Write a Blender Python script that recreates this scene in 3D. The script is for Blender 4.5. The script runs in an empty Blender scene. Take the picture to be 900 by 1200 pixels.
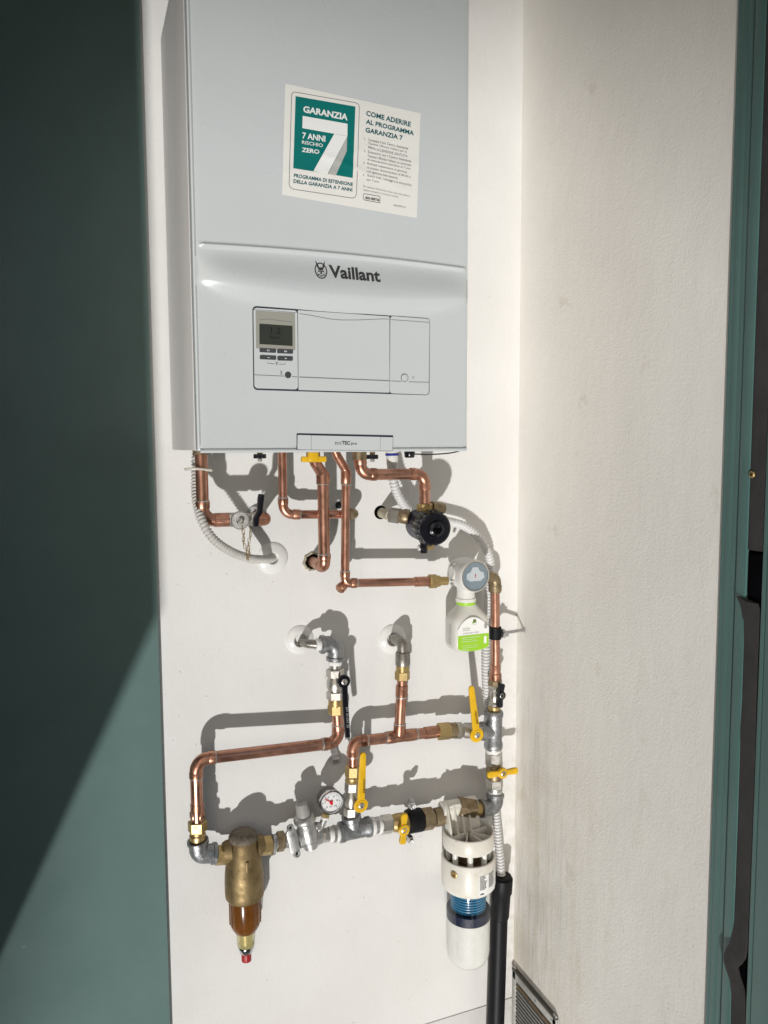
import bpy, bmesh, math, random
from mathutils import Vector, Matrix, Quaternion
random.seed(7)
V = Vector
S = bpy.context.scene
COL = S.collection

# ------------------------------------------------------------------ camera
# Origin: foot of the camera on the back wall plane (y = 0), niche floor near z = 0; metres.
DIST, EYE, FPX = 1.475, 1.30, 900.0
PITCH = math.radians(4.87)
YAW = math.atan(0.4 * math.cos(PITCH))
ROLL = math.radians(0.28)
FW = V((math.sin(YAW) * math.cos(PITCH), math.cos(YAW) * math.cos(PITCH), -math.sin(PITCH)))
R0 = V((math.cos(YAW), -math.sin(YAW), 0)); U0 = R0.cross(FW)
RT = R0 * math.cos(ROLL) - U0 * math.sin(ROLL)
UP = U0 * math.cos(ROLL) + R0 * math.sin(ROLL)
EYEP = V((0, -DIST, EYE))
cd = bpy.data.cameras.new('camera'); cam = bpy.data.objects.new('camera', cd); COL.objects.link(cam)
cam.matrix_world = Matrix(((RT.x, UP.x, -FW.x, EYEP.x), (RT.y, UP.y, -FW.y, EYEP.y), (RT.z, UP.z, -FW.z, EYEP.z), (0, 0, 0, 1)))
cd.sensor_fit = 'HORIZONTAL'; cd.sensor_width = 36.0; cd.lens = 36.0
cd.clip_start = 0.02; cd.clip_end = 5000
S.camera = cam

# ------------------------------------------------------------------ light
# The beam reaches the niche from below: set as if sunlight were mirrored by an assumed level surface
# in front, so the lamp is the sun's mirrored direction and the sky's sun stands at the same
# azimuth and the mirrored elevation.
BEAM = V((0.52, 1.0, 0.70)).normalized()
w = bpy.data.worlds.new('World'); S.world = w; w.use_nodes = True
nt = w.node_tree; nt.nodes.clear()
sky = nt.nodes.new('ShaderNodeTexSky'); sky.sky_type = 'NISHITA'; sky.sun_disc = False
sky.sun_elevation = math.asin(BEAM.z)
sky.sun_rotation = math.atan2(-BEAM.x, -BEAM.y)
sky.air_density = 1.0; sky.dust_density = 2.0
bg = nt.nodes.new('ShaderNodeBackground'); bg.inputs['Strength'].default_value = 0.07
wo = nt.nodes.new('ShaderNodeOutputWorld')
nt.links.new(sky.outputs[0], bg.inputs[0]); nt.links.new(bg.outputs[0], wo.inputs[0])
ld = bpy.data.lights.new('sun', 'SUN'); ld.energy = 4.0; ld.angle = math.radians(1.4); ld.color = (1.0, 0.975, 0.94)
sun = bpy.data.objects.new('sun', ld); COL.objects.link(sun)
sun.rotation_euler = BEAM.to_track_quat('-Z', 'Y').to_euler(); sun.location = (-2, -6, -3)
S.view_settings.view_transform = 'Standard'; S.view_settings.look = 'None'
S.view_settings.exposure = -0.34; S.view_settings.gamma = 1.0; S.view_settings.use_curve_mapping = False
S.cycles.max_bounces = 10; S.cycles.diffuse_bounces = 6; S.cycles.transmission_bounces = 8; S.cycles.transparent_max_bounces = 8
S.cycles.caustics_reflective = False; S.cycles.caustics_refractive = False
S.cycles.sample_clamp_indirect = 4.0

# ------------------------------------------------------------------ survey helpers
def sight(u, v):
    return FW * FPX + RT * (u - 450) - UP * (v - 600)
def at(u, v, d):                      # point standing d metres proud of the back wall
    r = sight(u, v); return EYEP + r * ((DIST - d) / r.y)
def atx(u, v, x):                     # point on a plane parallel to the side wall
    r = sight(u, v); return EYEP + r * (x / r.x)
BF = 0.338                            # boiler front plane
SX = 0.9096                           # side wall plane

# ------------------------------------------------------------------ materials
def lin(c):
    return tuple(((x / 255) / 12.92 if x / 255 <= .04045 else ((x / 255 + .055) / 1.055) ** 2.4) for x in c)
def mat(name, color, rough=.5, metal=0., noise=0., nscale=60., bump=0., bscale=200., spec=.5, trans=0., ior=1.45,
        color2=None, coat=0., specks=None, wave=0., rvar=0., stretch=(1, 1, 1), sss=0., alpha=1.):
    m = bpy.data.materials.new(name); m.use_nodes = True
    t = m.node_tree; b = t.nodes['Principled BSDF']
    b.inputs['Roughness'].default_value = rough; b.inputs['Metallic'].default_value = metal
    b.inputs['Specular IOR Level'].default_value = spec; b.inputs['Transmission Weight'].default_value = trans
    b.inputs['IOR'].default_value = ior; b.inputs['Coat Weight'].default_value = coat
    b.inputs['Alpha'].default_value = alpha
    if sss: b.inputs['Subsurface Weight'].default_value = sss; b.inputs['Subsurface Scale'].default_value = .006
    c = (*color, 1); b.inputs['Base Color'].default_value = c
    tc = t.nodes.new('ShaderNodeTexCoord'); mp = t.nodes.new('ShaderNodeMapping'); mp.inputs['Scale'].default_value = stretch
    geo = t.nodes.new('ShaderNodeNewGeometry')
    t.links.new(geo.outputs['Position'], mp.inputs[0])
    if noise or color2:
        n = t.nodes.new('ShaderNodeTexNoise'); n.inputs['Scale'].default_value = nscale; n.inputs['Detail'].default_value = 6
        n.inputs['Roughness'].default_value = .65
        t.links.new(mp.outputs[0], n.inputs['Vector'])
        r = t.nodes.new('ShaderNodeValToRGB'); r.color_ramp.elements[0].position = .32; r.color_ramp.elements[1].position = .68
        c2 = color2 if color2 else tuple(x * (1 - noise) for x in color)
        r.color_ramp.elements[0].color = (*c2, 1); r.color_ramp.elements[1].color = c
        t.links.new(n.outputs['Fac'], r.inputs[0]); t.links.new(r.outputs[0], b.inputs['Base Color'])
    if specks:                                   # sparse scuffs and dust: (scale, threshold, colour, strength)
        n = t.nodes.new('ShaderNodeTexNoise'); n.inputs['Scale'].default_value = specks[0]; n.inputs['Detail'].default_value = 4
        t.links.new(mp.outputs[0], n.inputs['Vector'])
        q = t.nodes.new('ShaderNodeMapRange'); q.inputs[1].default_value = specks[1]; q.inputs[2].default_value = specks[1] + .06
        q.inputs[4].default_value = specks[3]; t.links.new(n.outputs['Fac'], q.inputs[0])
        x = t.nodes.new('ShaderNodeMix'); x.data_type = 'RGBA'; x.inputs['A'].default_value = c; x.inputs['B'].default_value = (*specks[2], 1)
        if b.inputs['Base Color'].links: t.links.new(b.inputs['Base Color'].links[0].from_socket, x.inputs['A'])
        t.links.new(q.outputs[0], x.inputs['Factor']); t.links.new(x.outputs['Result'], b.inputs['Base Color'])
    if rvar:
        n = t.nodes.new('ShaderNodeTexNoise'); n.inputs['Scale'].default_value = nscale * 1.7; n.inputs['Detail'].default_value = 5
        t.links.new(mp.outputs[0], n.inputs['Vector'])
        q = t.nodes.new('ShaderNodeMapRange'); q.inputs[1].default_value = .3; q.inputs[2].default_value = .7
        q.inputs[3].default_value = max(.04, rough - rvar); q.inputs[4].default_value = rough + rvar
        t.links.new(n.outputs['Fac'], q.inputs[0]); t.links.new(q.outputs[0], b.inputs['Roughness'])
    if bump:
        n = t.nodes.new('ShaderNodeTexNoise'); n.inputs['Scale'].default_value = bscale; n.inputs['Detail'].default_value = 4
        t.links.new(mp.outputs[0], n.inputs['Vector'])
        k = t.nodes.new('ShaderNodeBump'); k.inputs['Strength'].default_value = bump; k.inputs['Distance'].default_value = .002
        t.links.new(n.outputs['Fac'], k.inputs['Height']); t.links.new(k.outputs[0], b.inputs['Normal'])
        if wave:                                 # slight waviness of sheet metal
            n = t.nodes.new('ShaderNodeTexNoise'); n.inputs['Scale'].default_value = 7; n.inputs['Detail'].default_value = 2
            t.links.new(mp.outputs[0], n.inputs['Vector'])
            k2 = t.nodes.new('ShaderNodeBump'); k2.inputs['Strength'].default_value = wave; k2.inputs['Distance'].default_value = .01
            t.links.new(n.outputs['Fac'], k2.inputs['Height']); t.links.new(k.outputs[0], k2.inputs['Normal']); t.links.new(k2.outputs[0], b.inputs['Normal'])
    b.inputs['Coat Roughness'].default_value = .16
    return m

def see_through(name, tint, rough, blend):          # thin clear plastic: tinted see-through with Fresnel gloss
    m = bpy.data.materials.new(name); m.use_nodes = True; t = m.node_tree; t.nodes.clear()
    a = t.nodes.new('ShaderNodeBsdfTransparent'); a.inputs[0].default_value = (*tint, 1)
    g = t.nodes.new('ShaderNodeBsdfGlossy'); g.inputs['Roughness'].default_value = rough
    lw0 = t.nodes.new('ShaderNodeLayerWeight'); lw0.inputs[0].default_value = blend
    pw = t.nodes.new('ShaderNodeMath'); pw.operation = 'POWER'; pw.inputs[1].default_value = 3; t.links.new(lw0.outputs['Facing'], pw.inputs[0])
    lw = t.nodes.new('ShaderNodeMath'); lw.operation = 'MULTIPLY_ADD'; lw.inputs[1].default_value = .45; lw.inputs[2].default_value = .06; t.links.new(pw.outputs[0], lw.inputs[0])
    mx = t.nodes.new('ShaderNodeMixShader'); o = t.nodes.new('ShaderNodeOutputMaterial')
    t.links.new(lw.outputs[0], mx.inputs[0]); t.links.new(a.outputs[0], mx.inputs[1]); t.links.new(g.outputs[0], mx.inputs[2]); t.links.new(mx.outputs[0], o.inputs[0])
    return m
M = {}
M['copper'] = mat('copper', (.66, .355, .255), .34, .94, specks=(38, .62, (.24, .12, .085), .55), color2=(.43, .22, .155), nscale=24, rvar=.09, bump=.05, bscale=320)
M['copper_fit'] = mat('copper_fitting', (.60, .31, .215), .37, .94, specks=(55, .6, (.2, .1, .07), .6), color2=(.36, .18, .12), nscale=32, rvar=.1, bump=.06, bscale=300)
M['solder'] = mat('solder', (.62, .6, .57), .4, .8, noise=.35, nscale=300)
M['brass'] = mat('brass', (.52, .39, .18), .43, .85, color2=(.46, .33, .15), nscale=60, rvar=.1, bump=.06, bscale=350)
M['brass_dark'] = mat('aged_brass', (.38, .30, .19), .46, .8, color2=(.20, .15, .09), nscale=70, rvar=.1, bump=.1, bscale=300)
M['brass_cast'] = mat('cast_brass', (.32, .24, .125), .58, .85, color2=(.20, .145, .07), nscale=38, rvar=.12, bump=.25, bscale=420)
M['galv'] = mat('galvanised_iron', (.40, .41, .42), .42, .85, color2=(.21, .22, .23), nscale=95, rvar=.12, bump=.3, bscale=420)
M['nickel'] = mat('nickel', (.56, .54, .495), .38, .9, color2=(.5, .48, .44), nscale=50, rvar=.1, bump=.05, bscale=300)
M['cast_nickel'] = mat('cast_nickel', (.58, .58, .57), .45, .85, color2=(.38, .38, .375), nscale=60, rvar=.12, bump=.25, bscale=380)
M['dull_nickel'] = mat('dull_nickel', (.36, .34, .305), .42, .85, color2=(.24, .225, .2), nscale=70, rvar=.1, bump=.1, bscale=300)
M['steel'] = mat('zinc_steel', (.6, .6, .6), .38, .85, noise=.35, nscale=120, rvar=.1)
M['chrome'] = mat('chrome', (.62, .62, .63), .16, 1)
M['ptfe'] = mat('sealing_tape', (.82, .82, .8), .6, bump=.4, bscale=700)
M['yellow'] = mat('yellow_lacquer', (.80, .48, .012), .38, specks=(140, .68, (.35, .24, .08), .6), noise=.2, nscale=45, rvar=.08, bump=.05, bscale=400)
M['yellow_print'] = mat('lever_print', (.16, .09, .005), .5)
M['black'] = mat('black_plastic', (.008, .0085, .013), .24, noise=.3, nscale=80, bump=.05, bscale=400)
M['rubber'] = mat('black_rubber', (.008, .0085, .0105), .5, spec=.22, noise=.35, nscale=50, bump=.15, bscale=260)
M['navy'] = mat('navy_plastic', (.012, .014, .04), .35)
M['blue'] = mat('blue_plastic', (.02, .03, .25), .4)
M['grey_knob'] = mat('grey_plastic', (.36, .355, .34), .5, noise=.15, nscale=60, bump=.1)
M['hose'] = mat('grey_hose', (.56, .55, .52), .45, noise=.12, nscale=40)
M['hose_white'] = mat('white_hose', (.7, .7, .7), .38, noise=.08, nscale=40)
M['white_plastic'] = mat('white_plastic', (.76, .755, .72), .35, noise=.06, nscale=30, sss=.15)
M['cream_plastic'] = mat('aged_white_plastic', (.79, .775, .72), .38, specks=(55, .66, (.5, .42, .27), .4), color2=(.70, .67, .59), nscale=26, sss=.12, bump=.05)
M['bottle'] = mat('bottle_plastic', (.68, .67, .62), .36, noise=.05, nscale=20, sss=.2)
M['bottle_label'] = mat('bottle_label_paper', (.85, .85, .84), .4)
M['lime'] = mat('lime_print', (.33, .62, .03), .42)
M['lime_dark'] = mat('dark_green_print', (.09, .2, .02), .45)
M['grey_print'] = mat('grey_print', (.33, .33, .33), .5)
M['white_print'] = mat('white_print', (.85, .86, .85), .5)
M['casing'] = mat('casing_enamel', (.60, .637, .645), .3, noise=.03, nscale=6, rvar=.07, bump=.012, bscale=500, coat=.7, wave=.1, specks=(70, .74, (.42, .42, .4), .4))
M['casing_side'] = mat('side_enamel', (.72, .70, .68), .4, noise=.04, nscale=14, bump=.1, bscale=420)
M['flap'] = mat('flap_plastic', (.585, .62, .628), .34, bump=.02, bscale=700)
M['gap'] = mat('dark_gap', (.03, .032, .05), .6)
M['line'] = mat('fine_line', (.16, .17, .19), .5)
M['ink'] = mat('dark_grey_ink', (.045, .045, .047), .45)
M['bezel'] = mat('display_bezel', (.33, .325, .285), .4)
M['lcd'] = mat('liquid_crystal', (.035, .04, .03), .14, noise=.2, nscale=30)
M['lcd_ink'] = mat('lcd_segment', (.008, .009, .007), .3)
M['button'] = mat('button_grey', (.055, .06, .067), .45)
M['paper'] = mat('sticker_paper', (.82, .815, .78), .3, noise=.03, nscale=20)
M['teal'] = mat('teal_print', (.0, .165, .15), .28)
M['teal_ink'] = mat('dark_teal_ink', (.005, .10, .115), .4)
M['seven'] = mat('numeral_shade', (.46, .47, .45), .35)
M['fine_ink'] = mat('fine_ink', (.17, .17, .17), .5)
M['green'] = mat('green_paint', (.145, .228, .214), .38, specks=(48, .735, (.34, .4, .38), .35), rvar=.1, noise=.1, nscale=5, bump=.14, bscale=330)
M['green_frame'] = mat('green_frame_paint', (.088, .176, .165), .34, noise=.1, nscale=12, bump=.05, bscale=200)
M['gasket'] = mat('gasket_rubber', (.046, .043, .043), .62, noise=.35, nscale=24, bump=.25, bscale=120)
M['slot'] = mat('slot_shade', (.002, .002, .003), .9, spec=.05)  # near-black colour paints the shade inside slots and holes
M['amber'] = mat('amber_plastic', (.21, .075, .013), .2, noise=.35, nscale=40, alpha=.78)
M['grime'] = mat('gritty_grime', (.25, .215, .17), .8, .2, color2=(.12, .095, .07), nscale=130, bump=.6, bscale=350)
M['amber_core'] = mat('rusty_cartridge', (.27, .105, .03), .6, noise=.45, nscale=70, bump=.3)
M['clear_yellow'] = mat('yellowed_clear_plastic', (.62, .56, .24), .14, alpha=.5)
M['red'] = mat('red_plastic', (.42, .02, .025), .4, noise=.2, nscale=120)
M['clear'] = see_through('clear_plastic', (.985, .99, .985), .05, .3)
M['water_blue'] = mat('blue_cartridge', (.06, .27, .47), .35, noise=.2, nscale=60)
M['navy_fill'] = mat('dark_blue_beads', (.010, .018, .06), .4, noise=.6, nscale=400, bump=.4, bscale=500)
M['salt'] = mat('white_granules', (.84, .84, .81), .5, noise=.08, nscale=80, bump=.35, bscale=420)
M['glass'] = see_through('thin_glass', (.94, .96, .97), .03, .25)
M['dial'] = mat('dial_white', (.78, .79, .8), .4)
M['dial_blue'] = mat('dial_pale_blue', (.27, .33, .37), .3)
M['red_ink'] = mat('red_ink', (.6, .01, .03), .4)
M['rosette'] = mat('rosette_plastic', (.78, .78, .76), .2, coat=.4)
M['plaster_ring'] = mat('crumbled_plaster', (.6, .55, .42), .8, noise=.5, nscale=90, bump=.6)
M['grille'] = mat('grille_metal', (.58, .58, .55), .45, .1, noise=.3, nscale=60, bump=.1)
M['grille_top'] = mat('grille_edge', (.10, .095, .08), .45, noise=.4, nscale=60)
M['dirt'] = mat('dry_dirt', (.22, .155, .09), .9, color2=(.09, .07, .05), nscale=240, bump=.8, bscale=300)
M['cable_tie'] = mat('cable_tie_nylon', (.6, .58, .52), .4)
M['beam_cutoff'] = mat('cutoff_slab', (.16, .15, .12), .9, noise=.4, nscale=.4)  # colour of the unseen slab added to cut the beam
M['concrete'] = mat('concrete', (.4, .39, .37), .85, noise=.25, nscale=6, bump=.3, bscale=60)

def plaster(name, side):
    m = bpy.data.materials.new(name); m.use_nodes = True; t = m.node_tree; b = t.nodes['Principled BSDF']
    N = t.nodes.new; L = t.links.new
    b.inputs['Roughness'].default_value = .82; b.inputs['Specular IOR Level'].default_value = .25
    g = N('ShaderNodeNewGeometry')
    def noise(scale, detail=5, vec=None, rough=.6):
        n = N('ShaderNodeTexNoise'); n.inputs['Scale'].default_value = scale; n.inputs['Detail'].default_value = detail
        n.inputs['Roughness'].default_value = rough; L(vec or g.outputs['Position'], n.inputs['Vector']); return n.outputs['Fac']
    def rng(x, a, bb, c=0., d=1.):
        q = N('ShaderNodeMapRange'); q.interpolation_type = 'SMOOTHSTEP'
        for i, k in enumerate((a, bb, c, d)): q.inputs[i + 1].default_value = k
        L(x, q.inputs[0]); return q.outputs[0]
    def mul(x, y):
        q = N('ShaderNodeMath'); q.operation = 'MULTIPLY'; L(x, q.inputs[0])
        if isinstance(y, (int, float)): q.inputs[1].default_value = y
        else: L(y, q.inputs[1])
        return q.outputs[0]
    def mixc(fac, a, c):
        q = N('ShaderNodeMix'); q.data_type = 'RGBA'; L(fac, q.inputs['Factor'])
        if isinstance(a, tuple): q.inputs['A'].default_value = (*a, 1)
        else: L(a, q.inputs['A'])
        q.inputs['B'].default_value = (*c, 1); return q.outputs['Result']
    base = mixc(rng(noise(3.2), .35, .7), (.87, .85, .805) if side else (.765, .762, .752), (.83, .805, .765) if side else (.725, .72, .705))  # side wall colour lightened to make up for the weaker light there
    sep = N('ShaderNodeSeparateXYZ'); L(g.outputs['Position'], sep.inputs[0])
    if side:
        mp = N('ShaderNodeMapping'); mp.inputs['Scale'].default_value = (1, 38, 2.2); L(g.outputs['Position'], mp.inputs[0])
        streak = rng(noise(1.6, 6, mp.outputs[0]), .42, .72)
        mp2 = N('ShaderNodeMapping'); mp2.inputs['Scale'].default_value = (1, 120, 9); L(g.outputs['Position'], mp2.inputs[0])
        fine = rng(noise(1.4, 6, mp2.outputs[0]), .5, .78)
        near = rng(sep.outputs['Y'], -.34, -.02)
        low = rng(sep.outputs['Z'], 1.15, .25)
        blot = rng(noise(7, 6), .38, .68)
        base = mixc(mul(mul(mul(near, low), blot), .45), base, (.50, .46, .36))
        base = mixc(mul(mul(mul(streak, low), rng(sep.outputs['Y'], -.42, -.06)), .34), base, (.55, .48, .33))
        base = mixc(mul(mul(mul(fine, low), near), .6), base, (.34, .31, .25))
        speck = rng(noise(95, 3), .69, .75)
        base = mixc(mul(mul(speck, low), .45), base, (.4, .36, .29))
        mp3 = N('ShaderNodeMapping'); mp3.inputs['Scale'].default_value = (1, 170, 16); L(g.outputs['Position'], mp3.inputs[0])
        mid = rng(sep.outputs['Z'], 1.25, .75)
        base = mixc(mul(mul(rng(noise(.9, 4, mp3.outputs[0]), .68, .76), mid), .55), base, (.42, .38, .28))
        mp4 = N('ShaderNodeMapping'); mp4.inputs['Scale'].default_value = (1, 15, 4.2); L(g.outputs['Position'], mp4.inputs[0])
        base = mixc(mul(mul(rng(noise(1.5, 5, mp4.outputs[0]), .54, .74), mid), .3), base, (.64, .60, .48))
        spots = rng(noise(11, 3), .66, .72)
        base = mixc(mul(spots, .22), base, (.52, .46, .33))
    else:
        spots = rng(noise(60, 2), .735, .77)
        base = mixc(mul(spots, .35), base, (.45, .42, .38))
        smear = rng(noise(5, 5), .55, .75)
        base = mixc(mul(smear, .25), base, (.68, .665, .63))
        mpb = N('ShaderNodeMapping'); mpb.inputs['Scale'].default_value = (55, 1, 3.4); L(g.outputs['Position'], mpb.inputs[0])
        base = mixc(mul(rng(noise(1.3, 5, mpb.outputs[0]), .6, .8), .3), base, (.62, .6, .55))
        base = mixc(mul(rng(noise(210, 3), .70, .76), .4), base, (.5, .46, .4))
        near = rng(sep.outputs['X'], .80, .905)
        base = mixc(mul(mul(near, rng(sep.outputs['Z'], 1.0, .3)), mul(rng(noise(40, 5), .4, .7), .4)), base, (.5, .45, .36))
    L(base, b.inputs['Base Color'])
    k1 = N('ShaderNodeBump'); k1.inputs['Strength'].default_value = .34 if side else .16; k1.inputs['Distance'].default_value = .002 if side else .003
    L(noise(210 if side else 130, 3 if side else 5), k1.inputs['Height'])
    k2 = N('ShaderNodeBump'); k2.inputs['Strength'].default_value = .2; k2.inputs['Distance'].default_value = .01
    mpt = N('ShaderNodeMapping'); mpt.inputs['Scale'].default_value = (1, 1, .45); mpt.inputs['Rotation'].default_value = (0, .5, 0); L(g.outputs['Position'], mpt.inputs[0])
    L(noise(11, 6, mpt.outputs[0]), k2.inputs['Height']); L(k1.outputs[0], k2.inputs['Normal'])
    pit = N('ShaderNodeBump'); pit.inputs['Strength'].default_value = .1 if side else .5; pit.inputs['Distance'].default_value = .003; pit.invert = True
    L(rng(noise(75, 2), .70, .78), pit.inputs['Height']); L(k2.outputs[0], pit.inputs['Normal'])
    L(pit.outputs[0], b.inputs['Normal'])
    return m
M['plaster'] = plaster('white_plaster', False)
M['plaster_side'] = plaster('stained_plaster', True)

# ------------------------------------------------------------------ geometry helpers: (verts, faces) lists
def join(*gs):
    vs, fs = [], []
    for g in gs:
        o = len(vs); vs += list(g[0]); fs += [tuple(i + o for i in f) for f in g[1]]
    return vs, fs
def mesh_of(name, g, angle=38):
    me = bpy.data.meshes.new(name); me.from_pydata([tuple(v) for v in g[0]], [], g[1]); me.validate()
    bm = bmesh.new(); bm.from_mesh(me); bmesh.ops.recalc_face_normals(bm, faces=bm.faces); bm.to_mesh(me); bm.free()
    me.polygons.foreach_set('use_smooth', [True] * len(me.polygons))
    me.set_sharp_from_angle(angle=math.radians(angle))
    return me
WORLD = {}
GROUPS = {'copper_pipe': 'copper pipes under the boiler', 'shutoff_valve': 'shut-off valves in the pipework', 'wall_rosette': 'round wall rosettes', 'galvanised_elbow': 'galvanised elbows', 'galvanised_tee': 'galvanised tees',
          'brass_union': 'brass unions', 'drain_screw': 'drain screws under the boiler', 'corrugated_hose': 'corrugated drain hoses'}
def part(name, g, material, parent=None, angle=38, label=None):
    me = g if isinstance(g, bpy.types.Mesh) else mesh_of(name, g, angle)
    me.materials.clear(); me.materials.append(M[material] if isinstance(material, str) else material)
    cs = [v.co for v in me.vertices]
    c = V(((min(v.x for v in cs) + max(v.x for v in cs)) / 2, (min(v.y for v in cs) + max(v.y for v in cs)) / 2, min(v.z for v in cs)))
    me.transform(Matrix.Translation(-c))
    o = bpy.data.objects.new(name, me); COL.objects.link(o); WORLD[o.name] = c
    if parent: o.parent = parent; o.location = c - WORLD[parent.name]
    else: o.location = c
    if label: o['label'] = label
    return o
def tag(o, label, cat, group=None):
    o['label'] = label; o['category'] = cat
    if group: o['group'] = group
    return o
def thing(name, loc, label, cat, group=None):
    o = bpy.data.objects.new(name, None); o.empty_display_size = .02; COL.objects.link(o); o.location = loc; WORLD[o.name] = V(loc)
    return tag(o, label, cat, group or GROUPS.get(name))
def frame(ax):
    ax = V(ax).normalized(); h = V((0, 0, 1)) if abs(ax.z) < .9 else V((0, -1, 0))
    a = h.cross(ax).normalized(); return a, ax.cross(a).normalized(), ax
def rings(rows, close=True, caps=True):
    n = len(rows[0]); vs = [p for r in rows for p in r]; fs = []
    for i in range(len(rows) - 1):
        for j in range(n if close else n - 1):
            k = (j + 1) % n; fs.append((i * n + j, i * n + k, (i + 1) * n + k, (i + 1) * n + j))
    if caps and close:
        fs.append(tuple(range(n))[::-1]); fs.append(tuple((len(rows) - 1) * n + j for j in range(n)))
    return vs, fs
def lathe(p0, ax, prof, n=28, spin=0., caps=True):     # prof: (radius, distance along ax)
    a, b, c = frame(ax); p0 = V(p0); rows = []
    for r, h in prof:
        rows.append([p0 + c * h + (a * math.cos(t) + b * math.sin(t)) * max(r, 1e-5) for t in (spin + 2 * math.pi * j / n for j in range(n))])
    return rings(rows, caps=caps)
def rod(p0, p1, prof, n=28, spin=0.):                  # prof: (fraction, radius) between two points
    p0, p1 = V(p0), V(p1); l = (p1 - p0).length
    return lathe(p0, p1 - p0, [(r, t * l) for t, r in prof], n, spin)
def cyl(p0, p1, r, n=28, bev=.0008):
    l = (V(p1) - V(p0)).length; e = min(.45, bev / max(l, 1e-6))
    return rod(p0, p1, [(0, r - bev), (e, r), (1 - e, r), (1, r - bev)], n)
def hexa(p0, p1, r, n=6, spin=.26):
    l = (V(p1) - V(p0)).length; e = min(.3, .0016 / max(l, 1e-6))
    return rod(p0, p1, [(0, r * .9), (e, r), (1 - e, r), (1, r * .9)], n, spin)
def lip(p0, p1, r, wr=.0022, frac=.22, n=28):          # socket with thick rolled lip at p1
    return rod(p0, p1, [(0, r), (1 - frac - .05, r), (1 - frac, r + wr), (.97, r + wr), (1, r + wr * .5)], n)
def fillet(pts, rad, n=8):
    pts = [V(p) for p in pts]; out = [pts[0]]
    for i in range(1, len(pts) - 1):
        a = (pts[i - 1] - pts[i]).normalized(); b = (pts[i + 1] - pts[i]).normalized()
        ang = a.angle(b); 
        if abs(math.pi - ang) < .02: out.append(pts[i]); continue
        t = rad / math.tan(ang / 2); c = pts[i] + (a + b).normalized() * (rad / math.sin(ang / 2))
        s, e = pts[i] + a * t - c, pts[i] + b * t - c
        tot = s.angle(e); axis = s.cross(e).normalized()
        for k in range(n + 1): out.append(c + Quaternion(axis, tot * k / n) @ s)
    out.append(pts[-1]); return out
def tube(path, r, n=20, caps=True):
    path = [V(p) for p in path]; rows = []; a = None
    for i, p in enumerate(path):
        t = (path[min(i + 1, len(path) - 1)] - path[max(i - 1, 0)]).normalized()
        if a is None: a = frame(t)[0]
        a = (a - t * a.dot(t)).normalized(); b = t.cross(a)
        rr = r(i) if callable(r) else r
        rows.append([p + (a * math.cos(q) + b * math.sin(q)) * rr for q in (2 * math.pi * j / n for j in range(n))])
    return rings(rows, caps=caps)
def spline(pts, step):
    pts = [V(p) for p in pts]; P = [pts[0] * 2 - pts[1]] + pts + [pts[-1] * 2 - pts[-2]]; dense = []
    for i in range(1, len(P) - 2):
        for k in range(40):
            t = k / 40; a, b, c, d = P[i - 1:i + 3]
            dense.append(.5 * ((2 * b) + (c - a) * t + (2 * a - 5 * b + 4 * c - d) * t * t + (3 * b - a - 3 * c + d) * t ** 3))
    dense.append(pts[-1]); out = [dense[0]]; acc = 0
    for i in range(1, len(dense)):
        seg = dense[i] - dense[i - 1]; l = seg.length; 
        while acc + l >= step:
            f = (step - acc) / l; out.append(dense[i - 1] + seg * f); dense[i - 1] = out[-1]; seg = dense[i] - dense[i - 1]; l = seg.length; acc = 0
        acc += l
    return out
def corrugated(pts, r, pitch=.0056, depth=.0022, n=18):
    path = spline(pts, pitch / 6)
    wave = (0, .75, 1, 1, .75, 0)
    return tube(path, lambda i: r - depth + depth * wave[i % 6], n)
def box(c, s, bev=.001, rot=None, seg=2):
    bm = bmesh.new(); bmesh.ops.create_cube(bm, size=1)
    for v in bm.verts: v.co = V((v.co.x * s[0], v.co.y * s[1], v.co.z * s[2]))
    if bev: bmesh.ops.bevel(bm, geom=bm.edges[:], offset=bev, segments=seg, affect='EDGES', profile=.5)
    bm.verts.index_update()
    vs = [(rot @ v.co if rot else v.co) + V(c) for v in bm.verts]; fs = [tuple(v.index for v in f.verts) for f in bm.faces]; bm.free()
    return vs, fs
def basis(ux, uy):
    ux = V(ux).normalized(); uz = ux.cross(V(uy)).normalized(); uy = uz.cross(ux); return Matrix((ux, uy, uz)).transposed()
def slab(poly, thick, o, ux, uy, bev=0., seg=2):         # 2-D outline (metres) extruded along ux x uy
    bm = bmesh.new(); R = basis(ux, uy)
    f = bm.faces.new([bm.verts.new((x, y, 0)) for x, y in poly])
    r = bmesh.ops.extrude_face_region(bm, geom=[f])
    for e in r['geom']:
        if isinstance(e, bmesh.types.BMVert): e.co.z += thick
    bmesh.ops.recalc_face_normals(bm, faces=bm.faces)
    if bev:
        bmesh.ops.bevel(bm, geom=[e for e in bm.edges if e.calc_face_angle(0) > .6], offset=bev, segments=seg, affect='EDGES', profile=.5)
    bmesh.ops.triangulate(bm, faces=[f for f in bm.faces if len(f.verts) > 4])
    bm.verts.index_update()
    vs = [R @ v.co + V(o) for v in bm.verts]; fs = [tuple(v.index for v in f.verts) for f in bm.faces]; bm.free()
    return vs, fs
def round_rect(x0, y0, x1, y1, r, n=5):
    out = []
    for cx, cy, s in ((x1 - r, y0 + r, -90), (x1 - r, y1 - r, 0), (x0 + r, y1 - r, 90), (x0 + r, y0 + r, 180)):
        for k in range(n + 1):
            t = math.radians(s + 90 * k / n); out.append((cx + r * math.cos(t), cy + r * math.sin(t)))
    return out
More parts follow.
